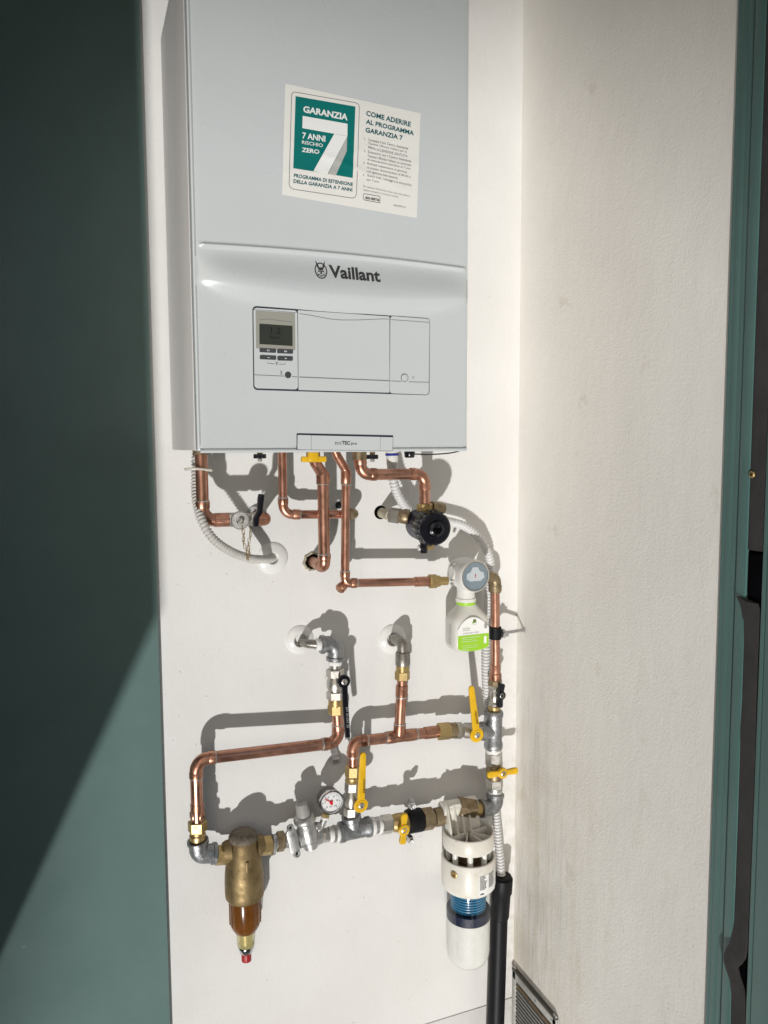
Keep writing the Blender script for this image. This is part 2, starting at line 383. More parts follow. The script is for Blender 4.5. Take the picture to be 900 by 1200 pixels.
def ring2d(rx, ry, w, n=40):                            # flat annulus as a quad strip in 2-D
    vs, fs = [], []
    for j in range(n):
        t = 2 * math.pi * j / n
        vs += [(rx * math.cos(t), ry * math.sin(t)), ((rx - w) * math.cos(t), (ry - w) * math.sin(t))]
    for j in range(n): k = (j + 1) % n; fs.append((2 * j, 2 * k, 2 * k + 1, 2 * j + 1))
    return vs, fs
def text(body, bl, br, tl, off=.0004, bold=0., warp=None):
    """lettering whose ink fills the box bl-br-tl (points in the scene), a thin mesh standing off the surface"""
    c = bpy.data.curves.new('t', 'FONT'); c.body = body; c.size = 1; c.offset = bold; c.resolution_u = 3; c.fill_mode = 'FRONT'
    o = bpy.data.objects.new('t', c); me = bpy.data.meshes.new_from_object(o)
    vs = [v.co.copy() for v in me.vertices]; fs = [tuple(p.vertices) for p in me.polygons]
    bpy.data.objects.remove(o); bpy.data.curves.remove(c); bpy.data.meshes.remove(me)
    x0, x1 = min(v.x for v in vs), max(v.x for v in vs); y0, y1 = min(v.y for v in vs), max(v.y for v in vs)
    bl, br, tl = V(bl), V(br), V(tl); ex, ey = br - bl, tl - bl; nz = ex.cross(ey).normalized() * off
    pts = [bl + ex * ((v.x - x0) / (x1 - x0)) + ey * ((v.y - y0) / (y1 - y0)) + nz for v in vs]
    if warp: pts = [p + warp(p) for p in pts]
    return pts, fs
def strip(pts, width, normal, off=0.):                   # thin flat printed line along points
    pts = [V(p) for p in pts]; nz = V(normal).normalized(); L, Rr = [], []
    for i, p in enumerate(pts):
        t = (pts[min(i + 1, len(pts) - 1)] - pts[max(i - 1, 0)]).normalized(); s = nz.cross(t).normalized() * width / 2
        L.append(p + s + nz * off); Rr.append(p - s + nz * off)
    n = len(pts); return L + Rr, [(i, i + 1, n + i + 1, n + i) for i in range(n - 1)]
OUT = V((0, -1, 0)); X = V((1, 0, 0)); Y = V((0, 1, 0)); Z = V((0, 0, 1))

# pipe with separate straight lengths, socket elbows and solder rings as parts
def pipe_run(root, pts, r, bend, m='copper', mf='copper_fit', sock=.013, cap_ends=False, solder=True, skip_last=False):
    pts = [V(p) for p in pts]; prev = pts[0]
    for i in range(1, len(pts)):
        p = pts[i]
        if i < len(pts) - 1:
            a = (pts[i - 1] - p).normalized(); b = (pts[i + 1] - p).normalized(); ang = a.angle(b)
            t = bend / math.tan(ang / 2); s, e = p + a * (t + sock), p + b * (t + sock)
            part('pipe', tube([prev, s + (p - s).normalized() * .004], r), m, root)
            path = fillet([s, p, e], bend, 10)
            o = part('elbow', tube([s] + path[1:-1] + [e], r + .0006, 24), mf, root)
            for q, dr in ((s, -a), (e, -b)):
                part('socket', lathe(q, dr, [(r, -.0006), (r + .0016, 0), (r + .0016, sock - .002), (r + .0006, sock)], 24), mf, o)
                if solder: part('solder_ring', lathe(q, dr, [(r + .0002, -.0024), (r + .0014, -.0016), (r + .0017, .0004)], 20), 'solder', o)
            prev = e - (e - p).normalized() * .004
        elif not skip_last:
            part('pipe', tube([prev, p], r), m, root)
def elbow_lipped(root, p0, pc, p1, r, bend, m='galv', name='elbow', wr=.0024):
    p0, pc, p1 = V(p0), V(pc), V(p1)
    path = fillet([p0, pc, p1], bend, 10)
    o = part(name, tube(path, r, 28), m, root)
    for q, dr in ((p0, (p0 - pc).normalized()), (p1, (p1 - pc).normalized())):
        part('lip', lathe(q, dr, [(r, -.008), (r + wr, -.007), (r + wr, -.001), (r + wr * .5, 0)], 28), m, o)
    return o
# ================================================================== the setting
def flat(name, x0, x1, y0, y1, z0, z1, m, bev=0.):
    return part(name, box(((x0 + x1) / 2, (y0 + y1) / 2, (z0 + z1) / 2), (x1 - x0, y1 - y0, z1 - z0), bev), m)
o = flat('beam_cutoff', -600, 600, -1500, -17.93, -10.3, -10.0, 'beam_cutoff'); o['kind'] = 'structure'  # unseen slab added so its near edge cuts off the beam higher up
o = flat('niche_floor', -1.0, 1.3, -.62, .2, -.86, -.76, 'concrete'); o['kind'] = 'structure'
o = flat('sky_shade_slab', -1.6, 2.2, -1.5, .2, 2.55, 2.75, 'plaster'); o['kind'] = 'structure'  # unseen slab overhead, added and lengthened to keep sky light off the top
tag(flat('back_wall', -1.0, 1.0, 0, .2, -.76, 2.56, 'plaster'), 'white plastered back wall the boiler and pipes are fixed to', 'wall')
tag(flat('side_wall', SX, SX + .2, -.5855, .0, -.76, 2.56, 'plaster_side'), 'rough stained plaster wall at the right, running towards the viewer', 'wall')
tag(flat('skirting', .12, SX - .001, -.0022, .0, -.30, .006, 'plaster', .0008), 'low white base strip along the foot of the back wall', 'skirting')

# green leaf on the left, its lit lower corner
t = thing('green_panel', (-.4, -.05, -.1), 'tall dark green painted panel covering the left side of the wall', 'panel')
part('leaf', box((-.4372, -.006, .9), (1.133, .012, 3.3), .0012), 'green', t)
# added unseen boards on the left, shaped to throw the green leaf's slanting shade
p = lambda q, d: q - BEAM * ((d - .012) / BEAM.y)
def shade_poly(A, B, d, slide, drop, top, wide):
    A, B = p(A, d), p(B, d); s = (B - A); B2 = A + s * wide
    C = A + s * (slide / s.x)              # corner moved along the sloping edge
    return [(C.x, C.z + drop), (C.x, A.z + top), (B2.x, A.z + top), (B2.x, B2.z + drop)]
PA, PB = at(196, 752, .012), at(0, 1190, .012)
q = shade_poly(PA, PB, .76, -.034, .10, 2.2, 4.0)
part('near_shade_board', slab([(x, z) for x, z in q], .04, V((0, -.76, 0)), X, Z), 'concrete')['kind'] = 'structure'
q = shade_poly(PA, PB, 10.0, -.30, .0, 2.0, 1.9)
part('far_shade_board', slab([(x, z) for x, z in q], .1, V((0, -10.0, 0)), X, Z), 'concrete')['kind'] = 'structure'

# door frame on the right: vertical aluminium profile, rebate, gasket
DF = thing('door_frame', (SX, -.62, -.1), 'green metal door frame with loose black gasket at the right edge', 'door frame')
def yx(u, v, x): return atx(u, v, x).y
Y1, Y2, Y3, Y4 = yx(846.5, 690, .9045), yx(855, 690, .9045), yx(863, 690, .9045), yx(873.5, 690, .9015)
def prof(name, pts, m, z0=-.76, z1=2.56, bev=.0008):
    return part(name, slab(pts, z1 - z0, V((0, 0, z0)), X, Y, bev), m, DF)
prof('edge_bead', [(SX - .001, -.5862), (SX - .0036, -.5862), (SX - .0042, Y1), (SX - .001, Y1)], 'green_frame')
prof('outer_profile', [(SX + .01, Y1 - .0001), (SX - .0043, Y1 - .0001), (SX - .0046, Y2), (SX + .01, Y2)], 'green_frame', bev=.0002)
prof('middle_profile', [(SX + .012, Y2 - .0002), (SX - .0046, Y2 - .0002), (SX - .0046, Y3), (SX + .012, Y3)], 'green_frame', bev=.0003)
prof('stop_profile', [(SX + .01, Y3 - .0003), (SX - .0075, Y3 - .0003), (SX - .0085, Y4), (SX + .01, Y4)], 'green_frame', bev=.001)
XP = SX - .0068
Y6, Y7, Y8 = yx(892.6, 690, XP), yx(899.5, 690, XP), yx(912, 690, XP)
prof('rebate', [(SX - .0035, Y4 - .0002), (SX - .0035, Y6), (SX + .03, Y6), (SX + .03, Y4 - .0002)], 'slot', bev=0)
prof('closing_profile', [(SX + .025, Y6 - .0003), (XP - .0006, Y6 - .0003), (XP - .0012, Y7), (SX + .025, Y7)], 'green_frame', bev=.001)
prof('closing_edge', [(SX + .026, Y7 - .0003), (XP - .0026, Y7 - .0003), (XP - .0026, Y8 - .08), (SX + .026, Y8 - .08)], 'green_frame', bev=.0015)
YL, YR = yx(874.5, 690, XP), yx(891.8, 690, XP); PXM = yx(875.5, 690, XP) - YL    # metres of depth per pixel here
def ribbon(name, rows, th, m):          # rows: (shift of left edge, shift of right edge, height, how far it stands proud), swept down
    a = []
    for sl, sr, z, pr in rows:
        l, r = V((XP - pr, YL + sl * PXM, z)), V((XP - pr * .4, YR + sr * PXM, z)); mid = (l + r) / 2 - V((.0014, 0, 0))
        a.append([l, mid, r, r + V((th, 0, 0)), mid + V((th, 0, 0)), l + V((th, 0, 0))])
    return part(name, rings(a), m, DF)
hz_ = lambda v: atx(882 - .033 * (v - 690), v, XP).z
ribbon('closing_strip', [(0, 0, 2.5, 0), (0, 0, 1.8, 0), (.4, .2, 1.6, 0), (0, 0, 1.4, 0), (.3, 0, hz_(645), 0)], .003, 'gasket')
ribbon('gasket', [(-8, -21, hz_(702), .006), (-6, -3, hz_(706), .005), (-3.5, -1, hz_(714), .003), (-2, -1, hz_(728), .0015), (-.8, -1.2, hz_(760), .0005), (-1.4, -1.2, hz_(820), 0),
    (-.6, -.4, hz_(860), .0015), (-.8, -.2, hz_(880), .0005), (-.5, 0, hz_(960), 0), (-.2, -.3, hz_(1040), 0), (-.4, -.5, hz_(1085), .0005), (-1, -1, hz_(1108), .003),
    (-4.6, -1.8, hz_(1119), .007), (-6.3, -5.7, hz_(1128), .009), (-6.3, -9.8, hz_(1135), .009), (-4.3, -7.2, hz_(1144), .007), (-1.4, -2.8, hz_(1156), .003), (-.1, -.8, hz_(1170), .001), (0, -.2, hz_(1205), 0), (0, 0, -.2, 0), (0, 0, -.7, 0)], .0035, 'gasket')
sp = atx(881.5, 556, XP - .0012)
sc = part('screw', lathe(sp, -X, [(.0052, -.001), (.0052, .001), (.004, .0022), (.0012, .0022), (.0008, .001)], 20), 'brass', DF)
part('screw_slot', join(box(sp - X * .0023, (.0006, .006, .0011), 0), box(sp - X * .0024, (.0006, .0011, .006), 0)), 'slot', sc)
part('slot_dark_plate', box((XP + .002, (YL + YR) / 2 - .0006, hz_(674)), (.003, abs(YR - YL) - .002, .062), .0008), 'slot', DF)  # black plate painted as the dark inside of the open slot

# ================================================================== boiler
X0, X1, ZB, ZT = .1640, .6052, 1.2948, 2.02
BO = thing('boiler', ((X0 + X1) / 2, -.17, ZB), 'white wall-hung gas boiler with control panel above the copper pipes', 'boiler')
FUP = .013
def ridge(x):
    f = (x - .385) / .22; a, b = at(236, 288, BF).z, at(548, 317, BF).z
    return (a + b) / 2 + (b - a) / 2 * f + .0045 * (1 - f * f)
def arch(x):                              # height of the curved shoulder over the control panel
    f = (x - .385) / .22; return at(400, 348, BF).z + .016 * f * f
def relief(x, z):                         # metres proud of the front plane: swelling brow under the ridge, rolled underside
    f = (x - .385) / .22; g = max(0, 1 - abs(f) ** 7); za, zr = arch(x), ridge(x); w = .012 + .016 * g
    if z >= za:
        q = min(1, (z - za) / (zr - za)); h = FUP * (1 - q * q * (3 - 2 * q))
    else:
        q = min(1, (za - z) / w); h = FUP * (1 - q * q * (3 - 2 * q))
    k = z - zr
    return h * g + .0042 * math.exp(-((k - .0012) / .0028) ** 2) * (1 if abs(f) < .96 else 0)
def front():
    nx = 110; zs = []; z = ZB
    while z < ZT + 1e-6:
        zs.append(z); z += .0011 if 1.525 < z < 1.605 else .006
    vs, fs = [], []
    for z in zs:
        for i in range(nx + 1):
            x = X0 + (X1 - X0) * i / nx; e = min(x - X0, X1 - x, z - ZB)
            rnd = .0035 * (1 - min(1, e / .006)) ** 2
            vs.append((x, -.326 if i in (0, nx) or z == ZB else -BF + rnd - relief(x, z), z))
    n = nx + 1
    for j in range(len(zs) - 1):
        for i in range(nx): fs.append((j * n + i, j * n + i + 1, (j + 1) * n + i + 1, (j + 1) * n + i))
    return vs, fs
fr = part('front_panel', front(), 'casing', BO, 60)
# folded return of the front panel, side shells, bottom
def side(name, x, sgn):
    o = part(name, box((x + sgn * .0045, -.1535, (ZB + ZT) / 2 + .0008), (.009, .293, ZT - ZB), .0015), 'casing_side', BO)
    part('seam', box((x + sgn * .006, -.3035, (ZB + ZT) / 2), (.009, .006, ZT - ZB - .002), .0006), 'gap', o)
    part('front_fold', box((x + sgn * .004, -.3195, (ZB + ZT) / 2), (.0085, .0255, ZT - ZB), .003, seg=3), 'casing', o)
side('side_panel', X0, 1); side('side_panel', X1, -1)
part('bottom_plate', box(((X0 + X1) / 2, -.165, ZB + .006), (X1 - X0 - .02, .31, .004), .0008), 'casing_side', BO)
part('bottom_edge', tube([(X0 + .003, -BF + .003, ZB - .0002), (X1 - .003, -BF + .003, ZB - .0002)], .0028, 12), 'casing', BO)
part('top_plate', box(((X0 + X1) / 2, -.16, ZT - .004), (X1 - X0 - .02, .3, .006), .0008), 'casing_side', BO)

# control panel: three plates over a dark gap
REC = BF                      # lower front plane, set back under the shoulder
def cp(u, v, off=0.): return at(u, v, REC) + OUT * off
def quad(tl, tr, br, bl, r, th, off):      # rounded plate through four surveyed corners
    TL, TR, BR, BL = [cp(*c) for c in (tl, tr, br, bl)]
    ex = (TR - TL + BR - BL) / 2; ey = (TL - BL + TR - BR) / 2; c = (TL + TR + BR + BL) / 4
    W, H = ex.length, ey.length
    return slab(round_rect(-W / 2, -H / 2, W / 2, H / 2, r), th, c + OUT * off, ex, ey)
CP = part('control_panel', quad((295.5, 359.5), (503.5, 372.5), (503, 464), (297, 456), .006, .0016, -.0008), 'gap', BO)
g1 = part('display_section', quad((296.6, 360.8), (347.8, 364.2), (348.8, 456.6), (298, 455), .005, .003, -.0006), 'flap', CP)
g2 = part('flap', quad((348.6, 364.2), (455.6, 370.7), (455.8, 460.7), (349.6, 456.7), .0012, .003, -.0006), 'flap', CP)
g3 = part('switch_section', quad((456.4, 370.7), (502.4, 373.8), (502, 462.8), (456.6, 460.8), .005, .003, -.0006), 'flap', CP)
def ln(pts, wd, parent, m='line', off=.0027, name='groove'):
    return part(name, strip([cp(u, v) for u, v in pts], wd, OUT, off), m, parent)
S1 = lambda x, y: (285 + x / 3.913, 350 + y / 3.913)
ln([S1(255, 70), S1(300, 76), S1(350, 86), S1(400, 95), S1(450, 99), S1(520, 99), S1(590, 96), S1(640, 94), S1(665, 95)], .0008, CP)
ln([S1(672, 97), S1(740, 102), S1(850, 110)], .0008, CP); ln([S1(48, 52), S1(150, 58), S1(244, 66)], .0006, CP)
ln([S1(50, 350), S1(186, 356)], .0009, CP); ln([S1(222, 358), S1(250, 360)], .0009, CP)
ln([S1(255, 360), S1(668, 377)], .0013, CP); ln([S1(673, 378), S1(722, 380)], .0009, CP); ln([S1(756, 382), S1(850, 384)], .0009, CP)
def cq(tl, tr, br, bl, r, th, off): return quad(S1(*tl), S1(*tr), S1(*br), S1(*bl), r, th, off)
DI = part('display', cq((54, 58), (232, 68), (238, 238), (58, 228), .001, .0012, .0020), 'bezel', CP)
CPn = DI
part('screen', cq((70, 116), (223, 127), (223, 218), (74, 210), .0006, .0008, .0029), 'lcd', DI)
part('screen_digits', text('1.2', cp(*S1(124, 160)), cp(*S1(170, 164)), cp(*S1(124, 132)), .0039), 'lcd_ink', DI)
part('screen_digits', text('bar', cp(*S1(120, 184)), cp(*S1(168, 187)), cp(*S1(120, 170)), .0039), 'lcd_ink', DI)
part('bezel_line', strip([cp(*S1(70, 99)), cp(*S1(108, 95)), cp(*S1(150, 100)), cp(*S1(222, 109))], .0006, OUT, .0034), 'line', DI)
for tl, tr, br, bl, s in (((72, 228), (147, 232), (147, 250), (74, 246), 'D'), ((153, 232), (225, 235), (224, 254), (154, 251), 'B'),
                          ((73, 261), (147, 264), (148, 282), (75, 278), '-'), ((154, 265), (224, 267), (223, 286), (155, 284), '+')):
    b = part('button', cq(tl, tr, br, bl, .0012, .0022, .002), 'button', CP)
    cx, cy = (tl[0] + br[0]) / 2 + 3, (tl[1] + br[1]) / 2
    h = 2 if s == '-' else 7
    part('button_print', text(s, cp(*S1(cx - 6, cy + h / 2)), cp(*S1(cx + 6, cy + h / 2)), cp(*S1(cx - 6, cy - h / 2)), .0045), 'white_print', b)
for a in ([(110, 289), (111, 297), (142, 300)], [(160, 301), (190, 302), (191, 293)], [(110, 224), (112, 220), (145, 222)], [(158, 223), (190, 226), (191, 229)]):
    ln([S1(*q) for q in a], .0006, CP, 'ink', name='panel_print')
part('panel_print', text('Y', cp(*S1(146, 307)), cp(*S1(158, 308)), cp(*S1(146, 291)), .0028, .03), 'ink', CP)
part('panel_print', text('X', cp(*S1(167, 350)), cp(*S1(178, 351)), cp(*S1(167, 330)), .0028), 'ink', CP)
kc = cp(*S1(203, 351)); part('reset_button', lathe(kc, OUT, [(.0048, .001), (.0048, .0034), (.004, .0042), (.0001, .0044)], 24), 'button', CP)
kc = cp(*S1(737, 363))
pb = part('power_button', lathe(kc, OUT, [(.0056, .001), (.0056, .0036), (.0049, .0046), (.0001, .0050)], 28), 'flap', CP)
part('button_gap', lathe(kc, OUT, [(.0064, .001), (.0064, .0028), (.0056, .0028)], 28), 'gap', pb)
vs, fs = ring2d(.0017, .0017, .0004, 20); c = cp(*S1(777, 362))
part('panel_print', ([c + X * x + Z * y + OUT * .0028 for x, y in vs], fs), 'ink', CP)
# model plate
MP = part('model_plate', quad((347.5, 507.5), (460.5, 510.3), (460.5, 528.5), (347.5, 527.2), .0012, .0014, -.001), 'gap', BO)
part('plate_end', quad((348.4, 509.7), (364.2, 510.1), (364.4, 527), (348.4, 526.6), .0008, .0022, -.0006), 'flap', MP)
part('plate_centre', quad((364.6, 510.1), (445, 512.1), (445, 528), (364.8, 527), .0004, .0022, -.0006), 'flap', MP)
part('plate_end', quad((445.4, 512.1), (459.8, 512.5), (459.8, 528.2), (445.4, 528), .0008, .0022, -.0006), 'flap', MP)
S3 = lambda x, y: cp(330 + x / 5.294, 495 + y / 5.294)
part('model_name', text('eco', S3(328, 137), S3(368, 138), S3(328, 121), .002, -.004), 'ink', MP)
part('model_name', text('TEC', S3(371, 138), S3(422, 140), S3(371, 115), .002, .03), 'ink', MP)
part('model_name', text('pro', S3(428, 144), S3(465, 145), S3(428, 126), .002, .012), 'ink', MP)
# brand mark
S2 = lambda x, y: at(350 + x / 8.18, 295 + y / 8.18, BF + .005)
on_brow = lambda p: OUT * (relief(p.x, p.z) + BF + p.y)
part('brand_name', text('Vaillant', S2(290, 252), S2(778, 298), S2(290, 122), .0, .03, lambda p: on_brow(p) + OUT * .0006), 'ink', BO)
lo = S2(212, 183); vs, fs = ring2d(.0098, .0126, .0016, 40)
E = [([lo + X * x + Z * y for x, y in vs], fs)]
def blob(poly): return ([lo + X * (x * .0098) + Z * (y * .0126) for x, y in poly], [tuple(range(len(poly)))])
for s in (-1, 1):
    E.append(blob([(s * .12, .1), (s * .42, .82), (s * .78, 1.28), (s * .62, .55), (s * .3, .05)]))
    E.append(blob([(s * .1, -.02), (s * .42, .02), (s * .5, -.16), (s * .2, -.14)]))
    E.append(blob([(s * .3, -.42), (s * .66, -.5), (s * .5, -.62), (s * .2, -.5)]))
    E.append(blob([(s * .5, -.25), (s * .66, -.2), (s * .62, -.36)]))
E += [blob([(-.34, .28), (-.12, .42), (.12, .42), (.34, .28), (.1, .05), (-.1, .05)]), blob([(-.1, 0), (.1, 0), (.14, -.42), (-.14, -.42)]),
      blob([(-.3, -.6), (.3, -.6), (.18, -.72), (-.18, -.72)])]
part('emblem', join(*[([v + on_brow(v) + OUT * .0006 for v in g[0]], g[1]) for g in E]), 'ink', BO)

# sticker: slightly creased paper with print that follows the creases
SK = lambda x, y: at(320 + x / 4.737, 80 + y / 4.737, BF)
cTL, cTR, cBR, cBL = SK(68, 85), SK(818, 250), SK(797, 832), SK(50, 703)
def crease(p):
    q = p - cTL; x, z = q.x / .22, -q.z / .16
    h = .0007 * math.exp(-((z - .60 - .35 * (x - .3)) / .03) ** 2) * math.exp(-((x - .45) / .35) ** 2)
    h += .0006 * math.exp(-((z - .45 + .5 * (x - .6)) / .025) ** 2) * math.exp(-((x - .6) / .25) ** 2)
    h += .0005 * math.exp(-((z - .78 + .15 * x) / .03) ** 2) * math.exp(-((x - .2) / .3) ** 2)
    h += .0008 * math.exp(-((z - .55) / .05) ** 2) * math.exp(-((x - 1) / .08) ** 2)
    return OUT * h * 1.5
def sheet(tl, tr, br, bl, off, n=40):
    vs, fs = [], []
    for j in range(n + 1):
        for i in range(n + 1):
            s, t = i / n, j / n; p = (tl * (1 - s) + tr * s) * (1 - t) + (bl * (1 - s) + br * s) * t
            vs.append(p + OUT * off + crease(p))
    m = n + 1
    for j in range(n):
        for i in range(n): fs.append((j * m + i, j * m + i + 1, (j + 1) * m + i + 1, (j + 1) * m + i))
    return vs, fs
ST = part('sticker', sheet(cTL, cTR, cBR, cBL, .0006), 'paper', BO, label='creased warranty sticker with a white numeral seven on teal')
def sq(pts, off, n=26): return sheet(*[SK(*c) for c in pts], off, n)
def rline(pts, wd, m='fine_ink'): 
    pp = []
    for a, b in zip(pts, pts[1:]): pp += [SK(a[0] + (b[0] - a[0]) * k / 8, a[1] + (b[1] - a[1]) * k / 8) for k in range(8)]
    pp.append(SK(*pts[-1])); pp = [q + crease(q) for q in pp]
    part('border_line', strip(pp, wd, OUT, .0009), m, ST)
rline([(118, 133), (455, 192), (470, 199), (478, 215), (462, 700), (454, 716), (440, 722), (110, 672), (95, 662), (88, 645), (102, 150), (108, 137), (118, 133)], .0009)
part('teal_field', sq([(124, 156), (456, 214), (441, 610), (111, 556)], .0009), 'teal', ST)
def prt(name, pts, m): return part(name, sq(pts, .0013, 18), m, ST)
prt('numeral', [(163, 266), (412, 310), (411, 378), (161, 334)], 'white_print')
prt('numeral', [(338, 366), (411, 379), (300, 589), (222, 573)], 'white_print')
prt('numeral_shade', [(410, 384), (407, 462), (346, 597), (303, 589)], 'seven')
def st(body, bl, br, tl, bold=0., m='white_print'): return part('sticker_text', text(body, SK(*bl), SK(*br), SK(*tl), .0017, bold, crease), m, ST)
st('GARANZIA', (165, 247), (412, 293), (167, 210), .035)
st('7 ANNI', (160, 392), (288, 412), (161, 357), .03); st('RISCHIO', (158, 422), (274, 441), (159, 402), .015); st('ZERO', (157, 466), (254, 479), (158, 442), .03)
st('PROGRAMMA DI ESTENSIONE', (113, 607), (440, 657), (114, 587), .02, 'teal_ink'); st('DELLA GARANZIA A 7 ANNI', (111, 638), (437, 687), (112, 618), .02, 'teal_ink')
st('COME ADERIRE', (514, 265), (761, 328), (516, 237), .025, 'teal_ink'); st('AL PROGRAMMA', (512, 310), (778, 376), (514, 284), .025, 'teal_ink'); st('GARANZIA 7', (510, 357), (716, 403), (512, 330), .025, 'teal_ink')
lines = ['Contatta il tuo Centro Assistenza', 'Tecnica Ufficiale Vaillant per la', 'PRIMA ACCENSIONE GRATUITA', 'Sottoscrivi con il Centro Assistenza', 'Tecnica Ufficiale Vaillant un contratto', 'di manutenzione periodica di 7 anni', "Richiedi l'estensione di garanzia", 'al prezzo raccomandato di 89,00 e', 'una (gestione della batteria)', 'Goditi tutti i vantaggi e la tranquillita', 'per 7 anni']
ends = [748, 740, 744, 764, 764, 760, 742, 760, 690, 766, 586]
for i, (s, e) in enumerate(zip(lines, ends)):
    y = 405 + i * 22.2; sl = .222
    x0 = 526 - i * .8
    st(s, (x0, y), (e, y + (e - x0) * sl), (x0, y - 14), .0, 'fine_ink')
for n, i in (('1.', 0), ('2.', 3), ('3.', 6), ('4.', 9)): y = 402 + i * 22.2; st(n, (505 - i, y - 3), (514 - i, y), (505 - i, y - 15), 0, 'fine_ink')
st('Per qualsiasi informazione visita il sito web vaillant.it', (499, 662), (758, 718), (499, 652), 0, 'fine_ink'); st('oppure chiama il numero verde', (498, 682), (692, 722), (498, 672), 0, 'fine_ink')
rline([(503, 697), (592, 712), (592, 748), (505, 732), (499, 716), (503, 697)], .0008, 'ink'); st('800-088766', (510, 728), (588, 741), (510, 713), .02, 'ink')
st('0020270933_03', (668, 768), (732, 779), (668, 758), 0, 'fine_ink')
# ================================================================== plumbing helpers
def teflon(root, p0, p1, r): return part('sealing_tape', rod(p0, p1, [(0, r * .96), (.2, r), (.5, r * .97), (.8, r), (1, r * .95)], 24), 'ptfe', root)
def valve_body(root, p0, p1, r, m='nickel'):
    p0, p1 = V(p0), V(p1); f = lambda t: p0.lerp(p1, t)
    b = part('body', rod(f(.16), f(.84), [(0, r * .78), (.18, r * .8), (.35, r), (.65, r), (.82, r * .8), (1, r * .78)], 28), m, root)
    part('hex_end', hexa(p0, f(.27), r * 1.04), m, b); part('hex_end', hexa(f(.73), p1, r * 1.04), m, b)
    return b
def lever(root, pivot, tip, m, wid=.0085, boss=.0125, th=.0045, stem_to=.02, knob='nickel', flare=1.):
    """flat lever handle facing the viewer: boss disc round the stem, neck, long tapering arm, dipped rounded end"""
    pivot, tip = V(pivot), V(tip); ax = tip - pivot; l = ax.length; n = 10; poly = []
    for k in range(15):
        a = math.radians(140 + 260 * k / 14 - 90 - 90 - 10); 
    left = [(boss * math.sin(math.radians(t)) , boss * math.cos(math.radians(t))) for t in range(28, 333, 20)]   # boss arc, open towards +y
    out = [(x, y) for x, y in left]
    arm = [(-wid * .62, l * .30), (-wid * .58 * flare, l * .55), (-wid * .5 * flare, l * .93)]
    arc = [(-wid * .5 * flare * math.cos(math.radians(t)), l * .93 + wid * .5 * flare * math.sin(math.radians(t)) * 1.2) for t in (30, 60, 90, 120, 150)]
    poly = out + arm + arc + [(-x, y) for x, y in arm[::-1]]
    side = ax.cross(OUT).normalized()
    h = part('handle', slab(poly, th, pivot + V((0, th / 2, 0)), side, ax, .0012), m, root)
    s = part('stem_nut', lathe(pivot + Y * stem_to, OUT, [(.005, 0), (.005, stem_to), (.0066, stem_to + .0004), (.0066, stem_to + .005), (.0052, stem_to + .006), (.0038, stem_to + .0062), (.0036, stem_to + .0045), (.0001, stem_to + .0045)], 6), knob, h)
    part('stem_collar', lathe(pivot - Y * th * .5, OUT, [(boss * .72, 0), (boss * .70, .0012), (.0068, .0012)], 24), m, h)
    return h
def butterfly(root, c, a, b, m, th=.006, boss=.0105, wing=.0085, stem_to=.02, knob='nickel'):
    c, a, b = V(c), V(a), V(b); ax = (b - a).normalized(); la, lb = (a - c).dot(ax), (b - c).dot(ax); side = ax.cross(OUT).normalized()
    poly = []
    for s, l in ((1, lb), (-1, -la)):
        e = [(boss * .8, boss * .55), (wing * .45, boss * 1.05), (wing * .58, l * .8), (wing * .5, l * .97), (wing * .2, l), (-wing * .2, l), (-wing * .5, l * .97), (-wing * .58, l * .8), (-wing * .45, boss * 1.05), (-boss * .8, boss * .55)]
        poly += [(x * s, y * s) for x, y in e] + [(-boss * s, 0)]
    h = part('handle', slab(poly, th, c + Y * th / 2, side, ax, .0014), m, root)
    part('boss', lathe(c + Y * .002, OUT, [(boss, 0), (boss, th * .5 + .0035), (boss * .88, th * .5 + .0045), (.006, th * .5 + .0045)], 24), m, h)
    part('stem_nut', lathe(c + Y * stem_to, OUT, [(.0048, 0), (.0048, stem_to + .003), (.0062, stem_to + .0044), (.0062, stem_to + .0065), (.004, stem_to + .0075), (.0034, stem_to + .006), (.0001, stem_to + .006)], 16), knob, h)
    return h
def rosette(u, v, rad, label, hole=.012, m='rosette'):
    c = at(u, v, 0)
    t = thing('wall_rosette', c, label, 'rosette')
    part('flange', lathe(c, OUT, [(rad, -.002), (rad, .0012), (rad * .96, .0026), (rad * .8, .005), (hole * 1.5, .0085), (hole * 1.15, .009), (hole, .007), (hole, -.002)], 40, caps=False), m, t)
    return t

# ------------------------------------------------------------------ under the boiler
d = .088
T = thing('copper_pipe', at(236, 606, d), 'thick copper heating pipe dropping from the boiler left corner, elbowed right', 'pipe')
pipe_run(T, [at(235.2, 522, d), at(238, 609.5, d), at(258, 609.3, d)], .0112, .021, skip_last=True)
part('union', rod(at(235, 526, d), at(235, 533, d), [(0, .013), (.1, .0138), (.9, .0138), (1, .0125)]), 'brass_dark', T)
part('cuff', cyl(at(251, 609.5, d), at(268, 609, d), .0128), 'copper_fit', T)
part('cable_tie', tube([at(235.4, 549.5, d) + X * (-.006 + .0215 * math.cos(k * math.pi / 12)) + Y * (.016 * math.sin(k * math.pi / 12)) + Z * .001 * math.sin(k * .5) for k in range(25)], .0021, 8), 'cable_tie', T)
part('tie_tail', tube([at(240, 550.5, d + .014), at(248.5, 551.3, d + .014)], .0022, 8), 'cable_tie', T)
T = thing('drain_valve', at(285, 608, d), 'small nickel drain valve with black lever and hanging chained cap, left copper pipe', 'valve')
valve_body(T, at(267, 609, d), at(303, 608.6, d), .0125)
dc = at(281.5, 611, d + .033); dc = V((dc.x + .005, -d, dc.z))
